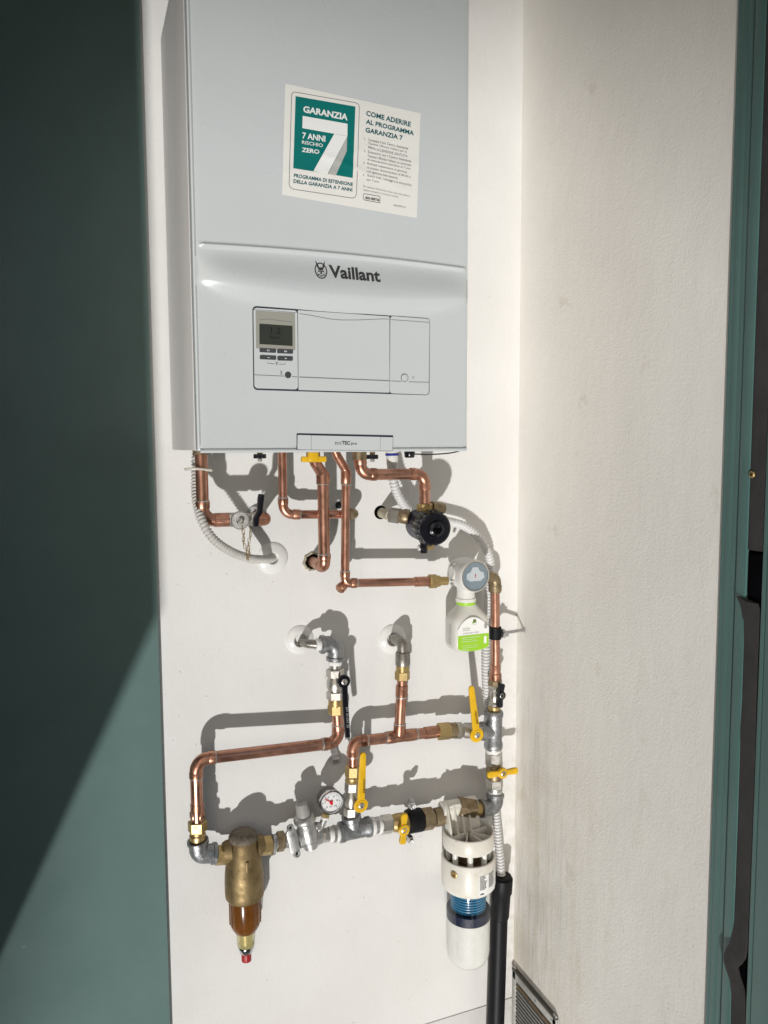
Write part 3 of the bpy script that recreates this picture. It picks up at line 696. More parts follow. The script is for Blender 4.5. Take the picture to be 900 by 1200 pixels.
part('drain_stub', lathe(dc, V((-.15, -1, .05)), [(.009, 0), (.009, .02), (.0155, .021), (.0165, .024), (.0165, .031), (.0145, .033), (.007, .033), (.006, .030), (.0001, .030)], 28), 'cast_nickel', T)
c = at(282, 611, d + .036)
part('cap_screw', lathe(c, V((-.15, -1, .05)), [(.0055, -.004), (.0055, .004), (.004, .005), (.002, .003), (.0001, .003)], 6), 'nickel', T)
hp = at(299, 613, d + .016)
side_ = V((1, 0, .1)).normalized()
part('handle', slab([(-.005, -.006), (.005, -.006), (.006, .008), (.0125, .018), (.0165, .046), (.0165, .052), (.0065, .053), (.0045, .045), (.003, .022), (-.004, .010)], .006, hp, X, Z, .0012), 'black', T)
ch = []
for a, b, n in (((283.5, 617), (290, 654), 9), ((293, 619), (290.5, 655), 9)):
    for k in range(n):
        q0 = at(a[0] + (b[0] - a[0]) * k / n + (2.5 if 0 < k < n - 1 else 0) * math.sin(k * 1.2) * .4, a[1] + (b[1] - a[1]) * k / n, d + .034); q1 = q0 - Z * .0085
        s = X if k % 2 else Y; ch.append(tube([q0 + s * .0019, q1 + s * .0019, q1 - Z * .0012, q1 - s * .0019, q0 - s * .0019, q0 + Z * .0012, q0 + s * .0019], .0006, 6))
part('chain', join(*ch), 'brass', T)
T = thing('copper_pipe', at(312, 609, d), 'short copper stub elbowing into the wall right of the chained drain valve', 'pipe')
e = at(311.5, 608.8, d); pipe_run(T, [at(301, 608.8, d), e, V((e.x, .002, e.z))], .0112, .012, sock=.006)
r_ = thing('wall_rosette', V((e.x, 0, e.z)), 'chrome ring round the copper stub entering the wall under the boiler', 'rosette')
part('flange', lathe(V((e.x, 0, e.z)), OUT, [(.019, -.002), (.019, .004), (.016, .012), (.0125, .014), (.0125, -.002)], 30, caps=False), 'chrome', r_)

T = thing('corrugated_hose', at(225, 560, .1), 'grey corrugated drain hose curling from the boiler left corner to the wall', 'hose')
part('tube', corrugated([at(231, 522, .055), at(229.5, 545, .056), at(229.3, 566, .06), at(230.5, 588, .078), at(237.5, 612, .104), at(250.5, 632, .106), at(270, 646, .09), at(291, 654, .062), at(305, 655.5, .038), at(320, 655, -.004)], .0084, .0066, .0024), 'hose', T, 30)
rosette(319, 654, .0315, 'round white wall rosette where the grey corrugated hose ends', .0105)

d = .05
T = thing('copper_pipe', at(331, 560, d), 'thin copper pipe elbowed right behind the gas pipe under the boiler', 'pipe')
e = at(416, 602.5, d)
pipe_run(T, [at(330.5, 522, d), at(332, 603, d), at(408, 602.6, d)], .0084, .019, skip_last=True)
part('pipe', tube([at(345, 603, d), at(410, 602.6, d)], .0084), 'copper', T)
part('wall_elbow', tube(fillet([at(405, 602.6, d), e, V((e.x, .002, e.z))], .012, 8), .0104, 22), 'brass_dark', T)
part('wall_plug', lathe(at(397, 592, 0), OUT, [(.0075, 0), (.0075, .002), (.0055, .006), (.004, .012), (.0001, .013)], 9), 'rubber', T)

d = .080
T = thing('copper_pipe', at(379, 600, d), 'copper gas pipe dropping from the yellow valve and turning into the wall', 'pipe')
e = at(380.2, 664.5, d)
part('swan_neck', tube(fillet([at(365, 530, d + .02), at(370, 543, d + .012), at(378.3, 556, d), at(378.6, 566, d)], .016, 8), .0106, 22), 'copper_fit', T)
pipe_run(T, [at(378.4, 556, d), e, V((e.x, .004, e.z))], .011, .014, sock=.010)
part('socket', rod(at(378.4, 554, d), at(378.5, 567, d), [(0, .0118), (.06, .0128), (.95, .0128), (1, .0116)]), 'copper_fit', T)
part('solder_ring', cyl(at(378.5, 566.5, d), at(378.5, 568, d), .0126), 'solder', T)
T = thing('gas_valve', at(368, 540, .2), 'yellow butterfly gas valve under the middle of the boiler', 'valve')
c = at(367.5, 536, .15)
part('valve_stub', cyl(at(367, 522, .11), at(367, 541, .11), .013), 'brass', T)
part('handle', join(box(at(367.6, 538.2, .135), (.046, .012, .0105), .0022), box(at(366.5, 535.2, .137), (.019, .014, .018), .003)), 'yellow', T)
r_ = thing('wall_hole', V((e.x, 0, e.z)), 'ragged plaster ring round the gas pipe hole in the wall', 'hole')
ringp = []
for k in range(32):
    tt = 2 * math.pi * k / 32; rr = .0185 + .0035 * random.random(); ringp.append((tt, rr))
vs, fs = [], []
for tt, rr in ringp:
    for ra, yy in ((rr, .0002), (rr * .93, -.004 - .002 * random.random()), (rr * .78, -.0042), (rr * .74, .003)):
        vs.append(V((e.x + ra * math.cos(tt), yy, e.z + ra * math.sin(tt))))
for k in range(32):
    for j in range(3): fs.append((k * 4 + j, ((k + 1) % 32) * 4 + j, ((k + 1) % 32) * 4 + j + 1, k * 4 + j + 1))
part('plaster_rim', (vs, fs), 'plaster_ring', r_); part('dark_hollow', lathe(V((e.x, -.0006, e.z)), OUT, [(.0165, 0), (.0165, .0006)], 24), 'slot', r_)

d = .068
T = thing('copper_pipe', at(406, 600, d), 'long thin copper pipe dropping from boiler and turning right to the dosing bottle', 'pipe')
part('swan_neck', tube(fillet([at(391, 524, d + .012), at(395, 534, d + .008), at(405.3, 551, d), at(405.6, 560, d)], .02, 8), .0086, 22), 'copper_fit', T)
pipe_run(T, [at(405.4, 556, d), at(404.3, 683.5, d), at(498, 681.5, d)], .0084, .0125, sock=.011)
part('socket', rod(at(405.4, 551, d), at(405.5, 567, d), [(0, .0090), (.08, .0102), (.95, .0102), (1, .0092)]), 'copper_fit', T)
part('solder_ring', cyl(at(405.5, 567, d), at(405.5, 568.6, d), .0102), 'solder', T)
part('elbow_outlet', lathe(at(402.6, 686, d - .004), V((-.62, -.35, -.35)), [(.0095, 0), (.0102, .008), (.0102, .012), (.008, .0145), (.0001, .0155)], 24), 'copper_fit', T)
part('cuff', cyl(at(486, 681.8, d), at(502, 681.3, d), .0102), 'copper_fit', T)
part('union_nut', hexa(at(502, 681.3, d), at(512, 681.0, d), .0142), 'brass', T)
part('union_thread', rod(at(511, 681, d), at(524, 680.7, d), [(0, .0115), (.3, .0115), (.32, .0088), (1, .0088)]), 'brass', T)

d = .10
T = thing('copper_pipe', at(450, 556, d), 'copper pipe curving from boiler across to the top of the black filter', 'pipe')
pipe_run(T, [at(421.5, 531, d), at(423.5, 556, d), at(497.5, 555.4, d), at(498, 596, d)], .0108, .0195, sock=.012, solder=False)
part('pipe', tube([at(437, 556, d), at(483, 555.6, d)], .0108), 'copper', T)
part('union', cyl(at(421, 523, d), at(421.4, 539, d), .0138), 'brass_dark', T)

def drain_screw(u, v, dd, label):
    T = thing('drain_screw', at(u, v, dd), label, 'drain screw'); c = at(u, v, dd)
    part('stem', cyl(c + Z * .02, c + Z * .004, .005), 'brass_dark', T)
    wheel = [(.0105 * (1 + .12 * math.cos(6 * t)) * math.cos(t), .0105 * (1 + .12 * math.cos(6 * t)) * math.sin(t)) for t in (2 * math.pi * k / 36 for k in range(36))]
    part('star_wheel', slab(wheel, .008, c - Z * .003, X, Y, .0012), 'black', T)
    part('tip', cyl(c - Z * .003, c - Z * .0085, .004), 'grey_knob', T)
drain_screw(304.5, 535.3, .12, 'small black star screw under the boiler near its left end')
drain_screw(436.5, 536, .14, 'small black star screw beside the curved copper pipe union')
T = thing('cable_gland', at(480, 533, .12), 'black cable gland under the right half of the boiler', 'cable gland')
part('body', rod(at(480, 524, .12), at(480, 536.4, .12), [(0, .0105), (.5, .0105), (.9, .0098), (1, .008)]), 'black', T)
part('cable', tube(spline([at(486, 532, .12), at(505, 532.5, .11), at(530, 530.5, .09), at(545, 526, .06)], .01), .0014, 8), 'black', T)

# ------------------------------------------------------------------ white hose and black drain pipe
T = thing('corrugated_hose', at(572, 700, .03), 'white corrugated drain hose running behind black filter down to the drain pipe', 'hose')
part('connector', rod(at(459.5, 524, .075), at(459.8, 549, .075), [(0, .0125), (.3, .0125), (.33, .0115), (.8, .0115), (1, .010)]), 'white_plastic', T)
part('blue_ring', cyl(at(459.4, 531, .075), at(459.5, 534, .075), .0135), 'blue', T)
part('tube', corrugated([at(459.6, 540, .075), at(461, 562, .074), at(466.5, 580, .068), at(478, 597, .055), at(496, 607, .04), at(520, 610, .034), at(545, 617, .034), at(562, 632, .036), at(573.5, 654, .034),
                         at(573.5, 680, .026), at(572, 712, .02), at(570, 750, .02), at(569.5, 790, .02), at(572, 840, .018), at(577, 900, .02), at(580.5, 945, .026), at(584, 985, .034), at(587, 1018, .04), at(588, 1045, .042)], .0098, .0070, .0024, 16), 'hose_white', T, 30)
T = thing('drain_pipe', at(584, 1190, .05), 'black plastic drain pipe standing in the corner behind the white filter', 'pipe')
b0, b1, b2, b3 = at(588.3, 1027, .044), at(587.6, 1046, .044), at(585, 1076, .044), at(579.5, 1215, .044)
part('tube', cyl(b2 + Z * .02, V((b3.x, b3.y, -.11)), .0195, 32), 'rubber', T)
part('socket', rod(b0, b2, [(0, .0195), (.03, .0245), (.36, .0245), (.40, .0218), (.93, .0215), (1, .0195)], 32), 'rubber', T)
part('socket_seal', lathe(b0, Z, [(.0185, -.004), (.021, .002), (.012, .003)], 28), 'rubber', T)

# ------------------------------------------------------------------ capped stub left of the black filter
T = thing('capped_stub', at(460, 603, .03), 'dirty brass stub with cap coming out of the wall left of black filter', 'pipe stub')
w0 = at(446, 600.5, .0)
part('hole_dark_disc', lathe(w0, OUT, [(.0142, 0), (.0142, .0008)], 24), 'slot', T)  # flat black disc painted as the dark hole around the stub
part('pipe', cyl(at(447, 600.8, -.002), at(458, 604, .05), .0105), 'plaster_ring', T)
part('body', hexa(at(456, 603, .042), at(469, 605, .056), .0155), 'dull_nickel', T)
part('cap', rod(at(468, 604.5, .055), at(479.5, 606.5, .068), [(0, .013), (.3, .0145), (.8, .0145), (1, .0115)]), 'brass_dark', T)

# ------------------------------------------------------------------ black magnetic filter
T = thing('magnetic_filter', at(506, 618, .1), 'round black magnetic filter with ribbed cap below the boiler right side', 'filter')
part('inlet_nut', hexa(at(498, 590, .1), at(498, 599, .1), .0165), 'brass', T)
part('inlet_side', cyl(at(505, 594, .098), at(519, 596, .09), .0115), 'brass_dark', T)
fx = V((-.05, -1, -.02)).normalized(); c = at(512, 620, .150); c = V((c.x + .003, -.085, c.z + .0012))
def gear(r, n, dep, steps=6):
    return [((r + dep * max(-.4, math.cos(n * t))) * math.cos(t), (r + dep * max(-.4, math.cos(n * t))) * math.sin(t)) for t in (2 * math.pi * k / (n * steps) for k in range(n * steps))]
part('body', lathe(c, fx, [(.026, -.03), (.031, -.024), (.0315, .022)], 40), 'navy', T)
a_, b_, _ = frame(fx)
part('ribbed_cap', slab(gear(.0338, 18, .0024), .030, c + fx * .020, a_, b_, .0018), 'black', T, 30)
part('cap_face', lathe(c, fx, [(.0322, .040), (.0328, .051), (.0322, .058), (.029, .0608), (.0165, .0615), (.0155, .0608), (.0150, .0665), (.0135, .0675), (.0088, .0672), (.008, .056), (.0001, .056)], 40), 'black', T)
part('hex_socket', lathe(c, fx, [(.0145, .060), (.0145, .0685), (.0125, .0698), (.0092, .0698), (.0088, .062)], 6, caps=False), 'black', T)
vb = part('vent_valve', hexa(at(494, 640, .1), at(507, 639, .1), .0085), 'brass', T)
part('vent_knob', join(cyl(at(496.5, 634, .105), at(496.8, 648, .105), .0072), cyl(at(493, 640, .11), at(499, 646, .11), .004)), 'black', T)
part('vent_tip', cyl(at(490, 642, .1), at(495, 641.5, .1), .006), 'white_plastic', T)

# ------------------------------------------------------------------ dosing head and bottle
d = .068
T = thing('dosing_bottle', at(549, 762, d), 'white scale-inhibitor dosing unit with round dial over a green labelled bottle', 'dosing unit')
S8 = lambda x, y, dd: at(500 + x / 6.43, 640 + y / 6.43, dd)
hc = S8(367, 229, d + .041); hc.y = -d
hd = part('head', lathe(hc, OUT, [(.026, -.028), (.030, -.026), (.031, -.012), (.0335, -.010), (.0338, .034), (.0328, .040), (.0308, .042), (.0298, .039), (.0001, .039)], 44), 'white_plastic', T)
part('flange', join(slab(round_rect(-.012, -.0235, .012, .0235, .007), .010, S8(215, 205, d - .012), V((.62, -1, 0)), Z, .002), cyl(S8(180, 205, d), S8(250, 212, d), .0155)), 'white_plastic', T)
for q in ((208, 131), (194, 288)):
    c = S8(*q, d + .018); part('flange_screw', lathe(c, V((-.3, -1, 0)), [(.0034, -.006), (.0034, .001), (.002, .002), (.0001, .0008)], 14), 'grey_knob', T)
df = hc + OUT * .0395
part('dial', lathe(df, OUT, [(.0298, 0), (.0298, .0006), (.0001, .0006)], 40), 'dial_blue', hd)
part('dial_card', slab([(-.020, -.004), (-.019, .006), (-.011, .010), (-.006, .019), (.006, .019), (.010, .011), (.019, .007), (.021, -.003), (.012, -.0095), (-.012, -.0095)], .0006, df + OUT * .0008, X, Z), 'dial', hd)
part('dial_mark', slab([(-.0009, -.001), (.0009, -.001), (.0009, .0065), (-.0009, .0065)], .0004, df + OUT * .0016 - Z * .001, X, Z), 'red_ink', hd)
part('dial_rim', lathe(df, OUT, [(.0298, .0004), (.0298, .0026), (.0286, .0026), (.0280, .0004)], 40, caps=False), 'chrome', hd)  # chrome ring round the dial
part('dial_window', lathe(df, OUT, [(.0292, .0018), (.0288, .0026), (.02, .0042), (.0001, .0048)], 40), 'glass', hd)
nk0, nk1 = hc - Z * .022, V((hc.x, hc.y, S8(320, 428, d + .02).z))
part('neck', rod(nk0 + Z * .006, nk1, [(0, .021), (.28, .0195), (.45, .0185), (.82, .0195), (.84, .0215), (1, .0215)], 36), 'white_plastic', T)
bz1 = S8(320, 440, d + .02).z; bz0 = S8(350, 800, d + .0285).z
bt = S8(351, 620, d + .0285); bt = V((bt.x, hc.y, 0))
part('green_seal', lathe(V((hc.x, hc.y, bz1 - .001)), Z, [(.019, -.002), (.0205, 0), (.0205, .0042), (.018, .005)], 36), 'lime', T)
def sup(rx, ry, z, n=40, e=3.4):
    out = []
    for k in range(n):
        t = 2 * math.pi * k / n; c_, s_ = math.cos(t), math.sin(t)
        out.append(V((bt.x + rx * math.copysign(abs(c_) ** (2 / e), c_), bt.y + ry * math.copysign(abs(s_) ** (2 / e), s_), z)))
    return out
H = bz1 - bz0; BRX, BRY = .0415, .0285
prof_ = [(0, .62, .6), (.015, .78, .78), (.05, .88, .9), (.10, .955, .97), (.17, 1, 1), (.60, 1, 1), (.66, .985, .985), (.74, .90, .92), (.82, .76, .80), (.90, .60, .66), (.96, .49, .58), (1, .445, .56)]
bo = part('bottle', rings([sup(BRX * a, BRY * b, bz0 + H * f, e=2 + 3 * min(1, (1 - f) * 3.2)) for f, a, b in prof_]), 'bottle', T, 50)
yf = bt.y - BRY - .0006
def bl(poly, off, m, name): return part(name, slab(poly, .0006, V((bt.x, yf - off, bz0)), X, Z), m, bo)
arc_ = [(-.036 + .072 * k / 12, H * .50 + .0245 * math.sin(math.pi * (k / 12) ** .9) ** .8) for k in range(13)]
bl([(-.036, H * .10), (-.027, H * .055), (-.008, H * .03), (.008, H * .03), (.027, H * .055), (.036, H * .10)] + [(x, min(z, H * .745)) for x, z in arc_[::-1]], 0, 'bottle_label', 'label')
bl([(-.0357, H * .102), (-.026, H * .058), (-.008, H * .033), (.008, H * .033), (.026, H * .058), (.0357, H * .102), (.0357, H * .38), (-.0357, H * .38)], .0004, 'lime', 'label_field')
LB = lambda x, z: V((bt.x + x, yf - .0012, bz0 + H * z))
def lt(s, x0, x1, z0, z1, m, b=0.): part('label_text', text(s, LB(x0, z0), LB(x1, z0), LB(x0, z1), .0003, b), m, bo)
lt('ACQUABIL 20/40', -.025, .012, .405, .435, 'grey_print', .01)
lt('TRATTAMENTO', -.025, -.008, .515, .535, 'lime_dark'); lt('ANTICALCARE', -.025, -.008, .475, .497, 'lime_dark')
lt('B', -.001, .0065, .63, .70, 'lime_dark', .03); lt('/', -.004, .003, .615, .685, 'lime', .05); lt('acqua', -.003, .007, .585, .605, 'grey_print')
for i, (s, e) in enumerate((('PRODOTTO PER IL TRATTAMENTO', .016), ('delle acque ad uso domestico', .005), ('PROTEGGE DA CALCARE', .009), ('', 0), ('e corrosione impianti e caldaie', .010), ('formula liquida alimentare', .008), ('1000 g', -.010))):
    if s: z = .335 - i * .043; lt(s, -.027, e, z - .012, z + .010, 'white_print')
part('label_icon', slab(round_rect(-.003, -.0075, .003, .0075, .001), .0004, LB(.027, .25), X, Z), 'white_print', bo)
part('label_icon', slab([(-.003, -.005), (.003, -.005), (.003, .003), (.001, .006), (-.002, .005), (-.003, .003)], .0004, LB(.028, .54), X, Z), 'grey_print', bo)
sd = []
for i in range(9):
    z = bz0 + H * (.56 - i * .05); 
    for k in range(3): sd.append(slab([(0, 0), (.0018 + .001 * ((i * 3 + k) % 3), 0), (.0018 + .001 * ((i * 3 + k) % 3), .0015), (0, .0015)], .0003, V((bt.x - BRX - .0007, bt.y + .006 - k * .006, z)), -Y, Z))
part('side_print', join(*sd), 'grey_print', bo)

# ------------------------------------------------------------------ right-hand riser
d = .052
T = thing('copper_pipe', at(580, 740, d), 'copper riser along the corner, from dosing unit down to the galvanised tee', 'pipe')
elbow_ = part('elbow', tube(fillet([at(562, 676, d), at(580.3, 677, d), at(580.2, 694, d)], .012, 10), .0128, 24), 'brass_dark', T)
part('socket', rod(at(580.2, 686, d), at(580.2, 693, d), [(0, .0142), (.9, .0142), (1, .012)]), 'brass_dark', elbow_)
part('pipe', tube([at(580.2, 690, d), at(580.8, 790, d)], .0098), 'copper', T)
part('cuff', rod(at(580.6, 779, d), at(580.6, 796, d), [(0, .0106), (.05, .0112), (.55, .0112), (.62, .0132), (1, .0132)]), 'copper_fit', T)
T = thing('pipe_clamp', at(580, 742, d), 'rubber lined clamp holding the corner riser to the side wall', 'clamp')
part('rubber_band', cyl(at(580.4, 734.5, d), at(580.4, 748.8, d), .0132), 'rubber', T)
cb = at(589, 742, d + .004)
part('clamp_lug', join(box(cb, (.006, .016, .018), .001), cyl(cb + Y * -.012, cb + Y * .012, .0045, 14), box(cb + V((.008, 0, -.002)), (.012, .006, .012), .001)), 'steel', T)
rw = atx(614, 738, SX)
part('threaded_rod', rod(cb, rw + X * .004, [(k / 40, .0032 + .0005 * (k % 2)) for k in range(41)], 12), 'steel', T)
part('wall_nut', hexa(rw - X * .003, rw + X * .002, .0062), 'steel', T)
d = .052
T = thing('shutoff_valve', at(580, 815, d), 'slim nickel valve with small black wing handle on the corner riser', 'valve')
part('collar', hexa(at(580.2, 796, d), at(580, 803, d), .0155), 'brass_dark', T)
valve_body(T, at(579.8, 803, d), at(579.2, 829, d), .0122)
part('lower_ring', cyl(at(579.2, 827, d), at(579, 833, d), .0135), 'brass', T)
butterfly(T, at(586.5, 814.5, d + .022), at(588.5, 801, d + .022), at(585.5, 829, d + .022), 'black', .009, .0095, .012)
T = thing('galvanised_tee', at(578, 855, d), 'galvanised iron tee on the corner riser beside the tall yellow lever', 'tee')
part('run', rod(at(578.8, 832.5, d), at(578, 877, d), [(0, .018), (.04, .0205), (.14, .0205), (.2, .0185), (.8, .0185), (.86, .0205), (.96, .0205), (1, .018)], 32), 'galv', T)
part('branch', rod(at(578, 856, d), at(562, 857, d), [(0, .0175), (.7, .0175), (.76, .0205), (1, .0195)], 32), 'galv', T)
T = thing('shutoff_valve', at(579, 905, d), 'chunky nickel valve with horizontal yellow wing handle, lowest on the riser', 'valve')
teflon(T, at(578.2, 876, d), at(578.4, 882, d), .0165)
part('ring', cyl(at(578.2, 873.5, d), at(578.2, 877.5, d), .0195), 'nickel', T)
part('upper_hex', hexa(at(578.5, 881, d), at(578.9, 896, d), .0192), 'nickel', T)
part('body', rod(at(578.9, 895, d), at(579.3, 914, d), [(0, .015), (.2, .0178), (.8, .0178), (1, .015)]), 'brass_dark', T)
part('lower_hex', hexa(at(579.3, 912, d), at(579.6, 923, d), .0192), 'nickel', T)
butterfly(T, at(588.5, 905.5, d + .026), at(571, 908.5, d + .026), at(606.5, 903, d + .026), 'yellow', .007, .0115, .0125)
part('lower_ring', cyl(at(579.8, 922, d), at(580, 926.5, d), .0168), 'steel', T); teflon(T, at(580, 925.5, d), at(580.2, 932, d), .0155)
T = thing('galvanised_elbow', at(578, 942, d), 'galvanised iron elbow at the foot of the riser, behind the white filter', 'elbow')
elbow_lipped(T, at(580.3, 930, d), at(580.5, 946, d + .004), at(563, 947.5, d + .004), .0175, .016, name='bend')
T = thing('brass_union', at(550, 946, d), 'aged brass union between riser elbow and white filter head', 'union')
part('tail', cyl(at(566, 947.4, d + .004), at(555, 947.8, d + .008), .0145), 'brass', T)
part('nut', hexa(at(556, 947, d + .006), at(537, 944.5, d + .004), .0215), 'brass_dark', T)
# ------------------------------------------------------------------ middle connection with the upper yellow levers
rosette(459.5, 748.5, .031, 'clear round wall rosette behind the middle vertical pipe', .013)
d = .052
T = thing('copper_tee_pipe', at(468, 830, d), 'copper tee pipe linking the middle wall elbow with both yellow levers', 'pipe')
w0 = at(461.5, 747, .0); 
part('wall_elbow', tube(fillet([w0, at(464.5, 749.5, .03), at(471.8, 754, d), at(471.9, 768, d)], .009, 8), .0112, 24), 'dull_nickel', T)
part('cup', rod(at(472, 764, d), at(472, 779.5, d), [(0, .0135), (.08, .0152), (.9, .0156), (1, .0148)]), 'dull_nickel', T)
part('thread', cyl(at(471.6, 779, d), at(471.5, 786.5, d), .0135), 'brass', T)
part('nut', hexa(at(471.5, 786, d), at(471.4, 796.5, d), .0158), 'brass', T)
part('sleeve', cyl(at(471.2, 796, d), at(471, 806, d), .0105), 'copper_fit', T)
part('socket', rod(at(471, 803, d), at(470.5, 816, d), [(0, .0118), (.06, .0128), (.95, .0128), (1, .0116)]), 'copper_fit', T)
part('solder_ring', cyl(at(470.5, 815.5, d), at(470.5, 817.5, d), .0128), 'solder', T)
part('pipe', tube([at(470.8, 806, d), at(467.8, 860, d)], .0112), 'copper', T)
p0, p1 = at(428, 867.5, d), at(512, 857.6, d)
part('solder_ring', cyl(at(468.7, 847.2, d), at(468.6, 849, d), .0128), 'solder', T)
te = part('tee', rod(at(452, 864.8, d), at(486, 860.6, d), [(0, .0116), (.03, .0128), (.3, .0128), (.36, .0121), (.64, .0121), (.7, .0128), (.97, .0128), (1, .0116)]), 'copper_fit', T)
part('tee_branch', rod(at(468.6, 848.5, d), at(467.8, 862, d), [(0, .0116), (.06, .0128), (.6, .0128), (1, .0122)]), 'copper_fit', te)
for u, v in ((451.5, 864.8), (487, 860.5)): part('solder_ring', cyl(at(u, v, d), at(u + 1.6, v - .2, d), .0126), 'solder', te)
part('pipe', tube([at(486, 860.6, d), at(514, 857.2, d)], .0112), 'copper', T)
part('cuff', rod(at(497, 859.3, d), at(510, 857.7, d), [(0, .0116), (.05, .0128), (.95, .0128), (1, .0116)]), 'copper_fit', T)
pipe_run(T, [at(456, 864.4, d), at(413.5, 869.4, d), at(413.6, 900, d)], .0112, .017, sock=.012)
T = thing('shutoff_valve', at(545, 857, d), 'nickel valve with upright yellow lever between copper tee and riser tee', 'valve')
part('sleeve', cyl(at(510, 857.7, d), at(515, 857.2, d), .0118), 'copper', T)
part('union_nut', hexa(at(512.5, 857.5, d), at(527, 856.2, d), .0178), 'brass', T)
part('thread', cyl(at(526, 856.2, d), at(534, 855.8, d), .0165), 'brass_dark', T)
valve_body(T, at(532, 856, d), at(566, 856.2, d), .0165)
h = lever(T, at(558.5, 861.2, d + .032), at(552, 803.5, d + .034), 'yellow', .0128, .0158, .005, .03)
q0, q1 = at(557.4, 846, d + .0352), at(555.6, 832, d + .0358)
part('lever_print', text('MADE IN ITALY', at(560.6, 848, d + .037), at(558.2, 833, d + .037), at(558.2, 848.4, d + .037), .0009, .03), 'yellow_print', h)
T = thing('shutoff_valve', at(410, 935, d), 'nickel valve with upright yellow lever beside the pressure gauge', 'valve')
part('union_nut', hexa(at(413.4, 897, d), at(413, 909.5, d), .0155), 'brass', T)
part('thread', rod(at(413, 909, d), at(412.5, 916.5, d), [(0, .013), (.2, .0145), (.5, .0135), (.8, .0148), (1, .013)]), 'brass', T)
valve_body(T, at(412.5, 916, d), at(411, 956, d), .0142)
h = lever(T, at(422.8, 943.5, d + .03), at(425.4, 881.5, d + .034), 'yellow', .0128, .0152, .005, .028)
part('lever_print', text('MADE IN ITALY', at(428, 929, d + .037), at(428.4, 913, d + .037), at(425, 929, d + .037), .0009, .03), 'yellow_print', h)

# ------------------------------------------------------------------ left connection
rosette(351, 749.5, .029, 'clear round wall rosette behind the left galvanised elbow', .012)
d = .05
T = thing('galvanised_elbow', at(390, 760, d), 'galvanised iron elbow coming from the left wall rosette', 'elbow')
part('nipple', tube([at(354, 752, .0), at(356.5, 753.2, .026), at(362, 754.5, .04), at(376, 755.2, d)], .0088, 18), 'dull_nickel', T)
teflon(T, at(370, 755.2, d), at(376, 755.3, d), .0122)
elbow_lipped(T, at(375.5, 755.3, d), at(393.8, 754.5, d), at(393, 774, d), .0162, .0165, name='bend')
teflon(T, at(393, 773, d), at(392.8, 779, d), .0135)
T = thing('shutoff_valve', at(392, 800, d), 'nickel valve with long hanging black lever under the left galvanised elbow', 'valve')
part('neck', cyl(at(392.8, 778, d), at(392.6, 785, d), .0115), 'nickel', T)
valve_body(T, at(392.6, 783.5, d), at(393, 819, d), .0172)
part('union_thread', cyl(at(393.2, 818, d), at(393.3, 827.5, d), .0145), 'brass', T)
part('union_nut', hexa(at(393.4, 825, d), at(393.8, 836.5, d), .0162), 'brass', T)
h = lever(T, at(402.8, 798.5, d + .03), at(407.6, 868, d + .036), 'black', .0092, .0132, .005, .028, flare=1.12)
part('lever_print', text('PN 30 DN 20', at(408.5, 829, d + .0385), at(409.4, 853, d + .0385), at(405.6, 829, d + .0385), .001, .0), 'grey_print', h)
part('handle_tip', box(at(407.8, 866, d + .036), (.0082, .0066, .0085), .001), 'steel', h)
T = thing('copper_pipe', at(310, 880, .06), 'long sloping copper pipe from black lever valve to the brass filter', 'pipe')
pipe_run(T, [at(395, 835, d), at(397.6, 870, d + .002), at(229.4, 890, .064), at(231.4, 962, .058)], .0113, .0215, sock=.012)
part('cuff', rod(at(231, 941, .059), at(231.2, 951, .059), [(0, .0118), (.06, .0126), (.94, .0126), (1, .0118)]), 'copper_fit', T)
T = thing('pipe_clip', at(393, 885, .02), 'small bent steel pipe clip on the wall under the copper bend', 'clip')
pts = [(at(390, 873, .03)), at(391.5, 880, .012), at(392.5, 884, .008), at(394.2, 890, .012), at(394.6, 896, .006)]
st_ = spline(pts, .002); vs = []
for p_ in st_: vs.append([p_ - X * .0072, p_ + X * .0072, p_ + X * .0072 + Y * .0014, p_ - X * .0072 + Y * .0014])
part('strap', rings(vs), 'steel', T); part('screw', lathe(at(394.6, 892.5, .013), OUT, [(.0034, 0), (.003, .0016), (.0008, .0018), (.0006, .001)], 12), 'galv', T)

# ------------------------------------------------------------------ brass filter with amber bowl
d = .056
T = thing('brass_union', at(231, 968, d), 'brass union at the foot of the sloping copper pipe, far left', 'union')
part('ring', hexa(at(231.2, 950.5, d), at(231.3, 959, d), .0142), 'copper_fit', T); part('nut', hexa(at(231.4, 961.5, d), at(231.6, 974, d), .0178), 'brass', T)
part('upper_thread', cyl(at(231.3, 958, d), at(231.4, 962, d), .0125), 'brass', T); part('lower_thread', rod(at(231.6, 973.5, d), at(231.8, 985, d), [(0, .0135), (.3, .0135), (.4, .0155), (.7, .0155), (1, .0145)]), 'brass', T)
T = thing('galvanised_elbow', at(235, 998, d), 'galvanised iron elbow at the lower left corner of the pipework', 'elbow')
elbow_lipped(T, at(231.7, 984, d), at(233.5, 1000.5, d - .002), at(253, 1000, d - .004), .0178, .0135, name='bend')
T = thing('sediment_filter', at(287, 1110, d), 'brass sediment filter with brown clear bowl and red tip, lower left', 'filter')
S7 = lambda x, y, dd: at(200 + x * .2444, 860 + y * .2444, dd)
d = .05
part('left_union', hexa(S7(214, 583, d), S7(282, 578, d), .0185), 'brass', T)
part('right_union', hexa(S7(425, 540, d), S7(486, 532, d), .0182), 'brass', T)
part('left_ring', cyl(S7(209, 583, d), S7(222, 582, d), .0165), 'steel', T); part('right_ring', cyl(S7(484, 532, d), S7(498, 531, d), .0195), 'cast_nickel', T)
tz = S7(345, 480, d); ax = (S7(360, 1090, d) - tz); L_ = ax.length; ax.normalize(); ax = V((.006, 0, -1)).normalized()
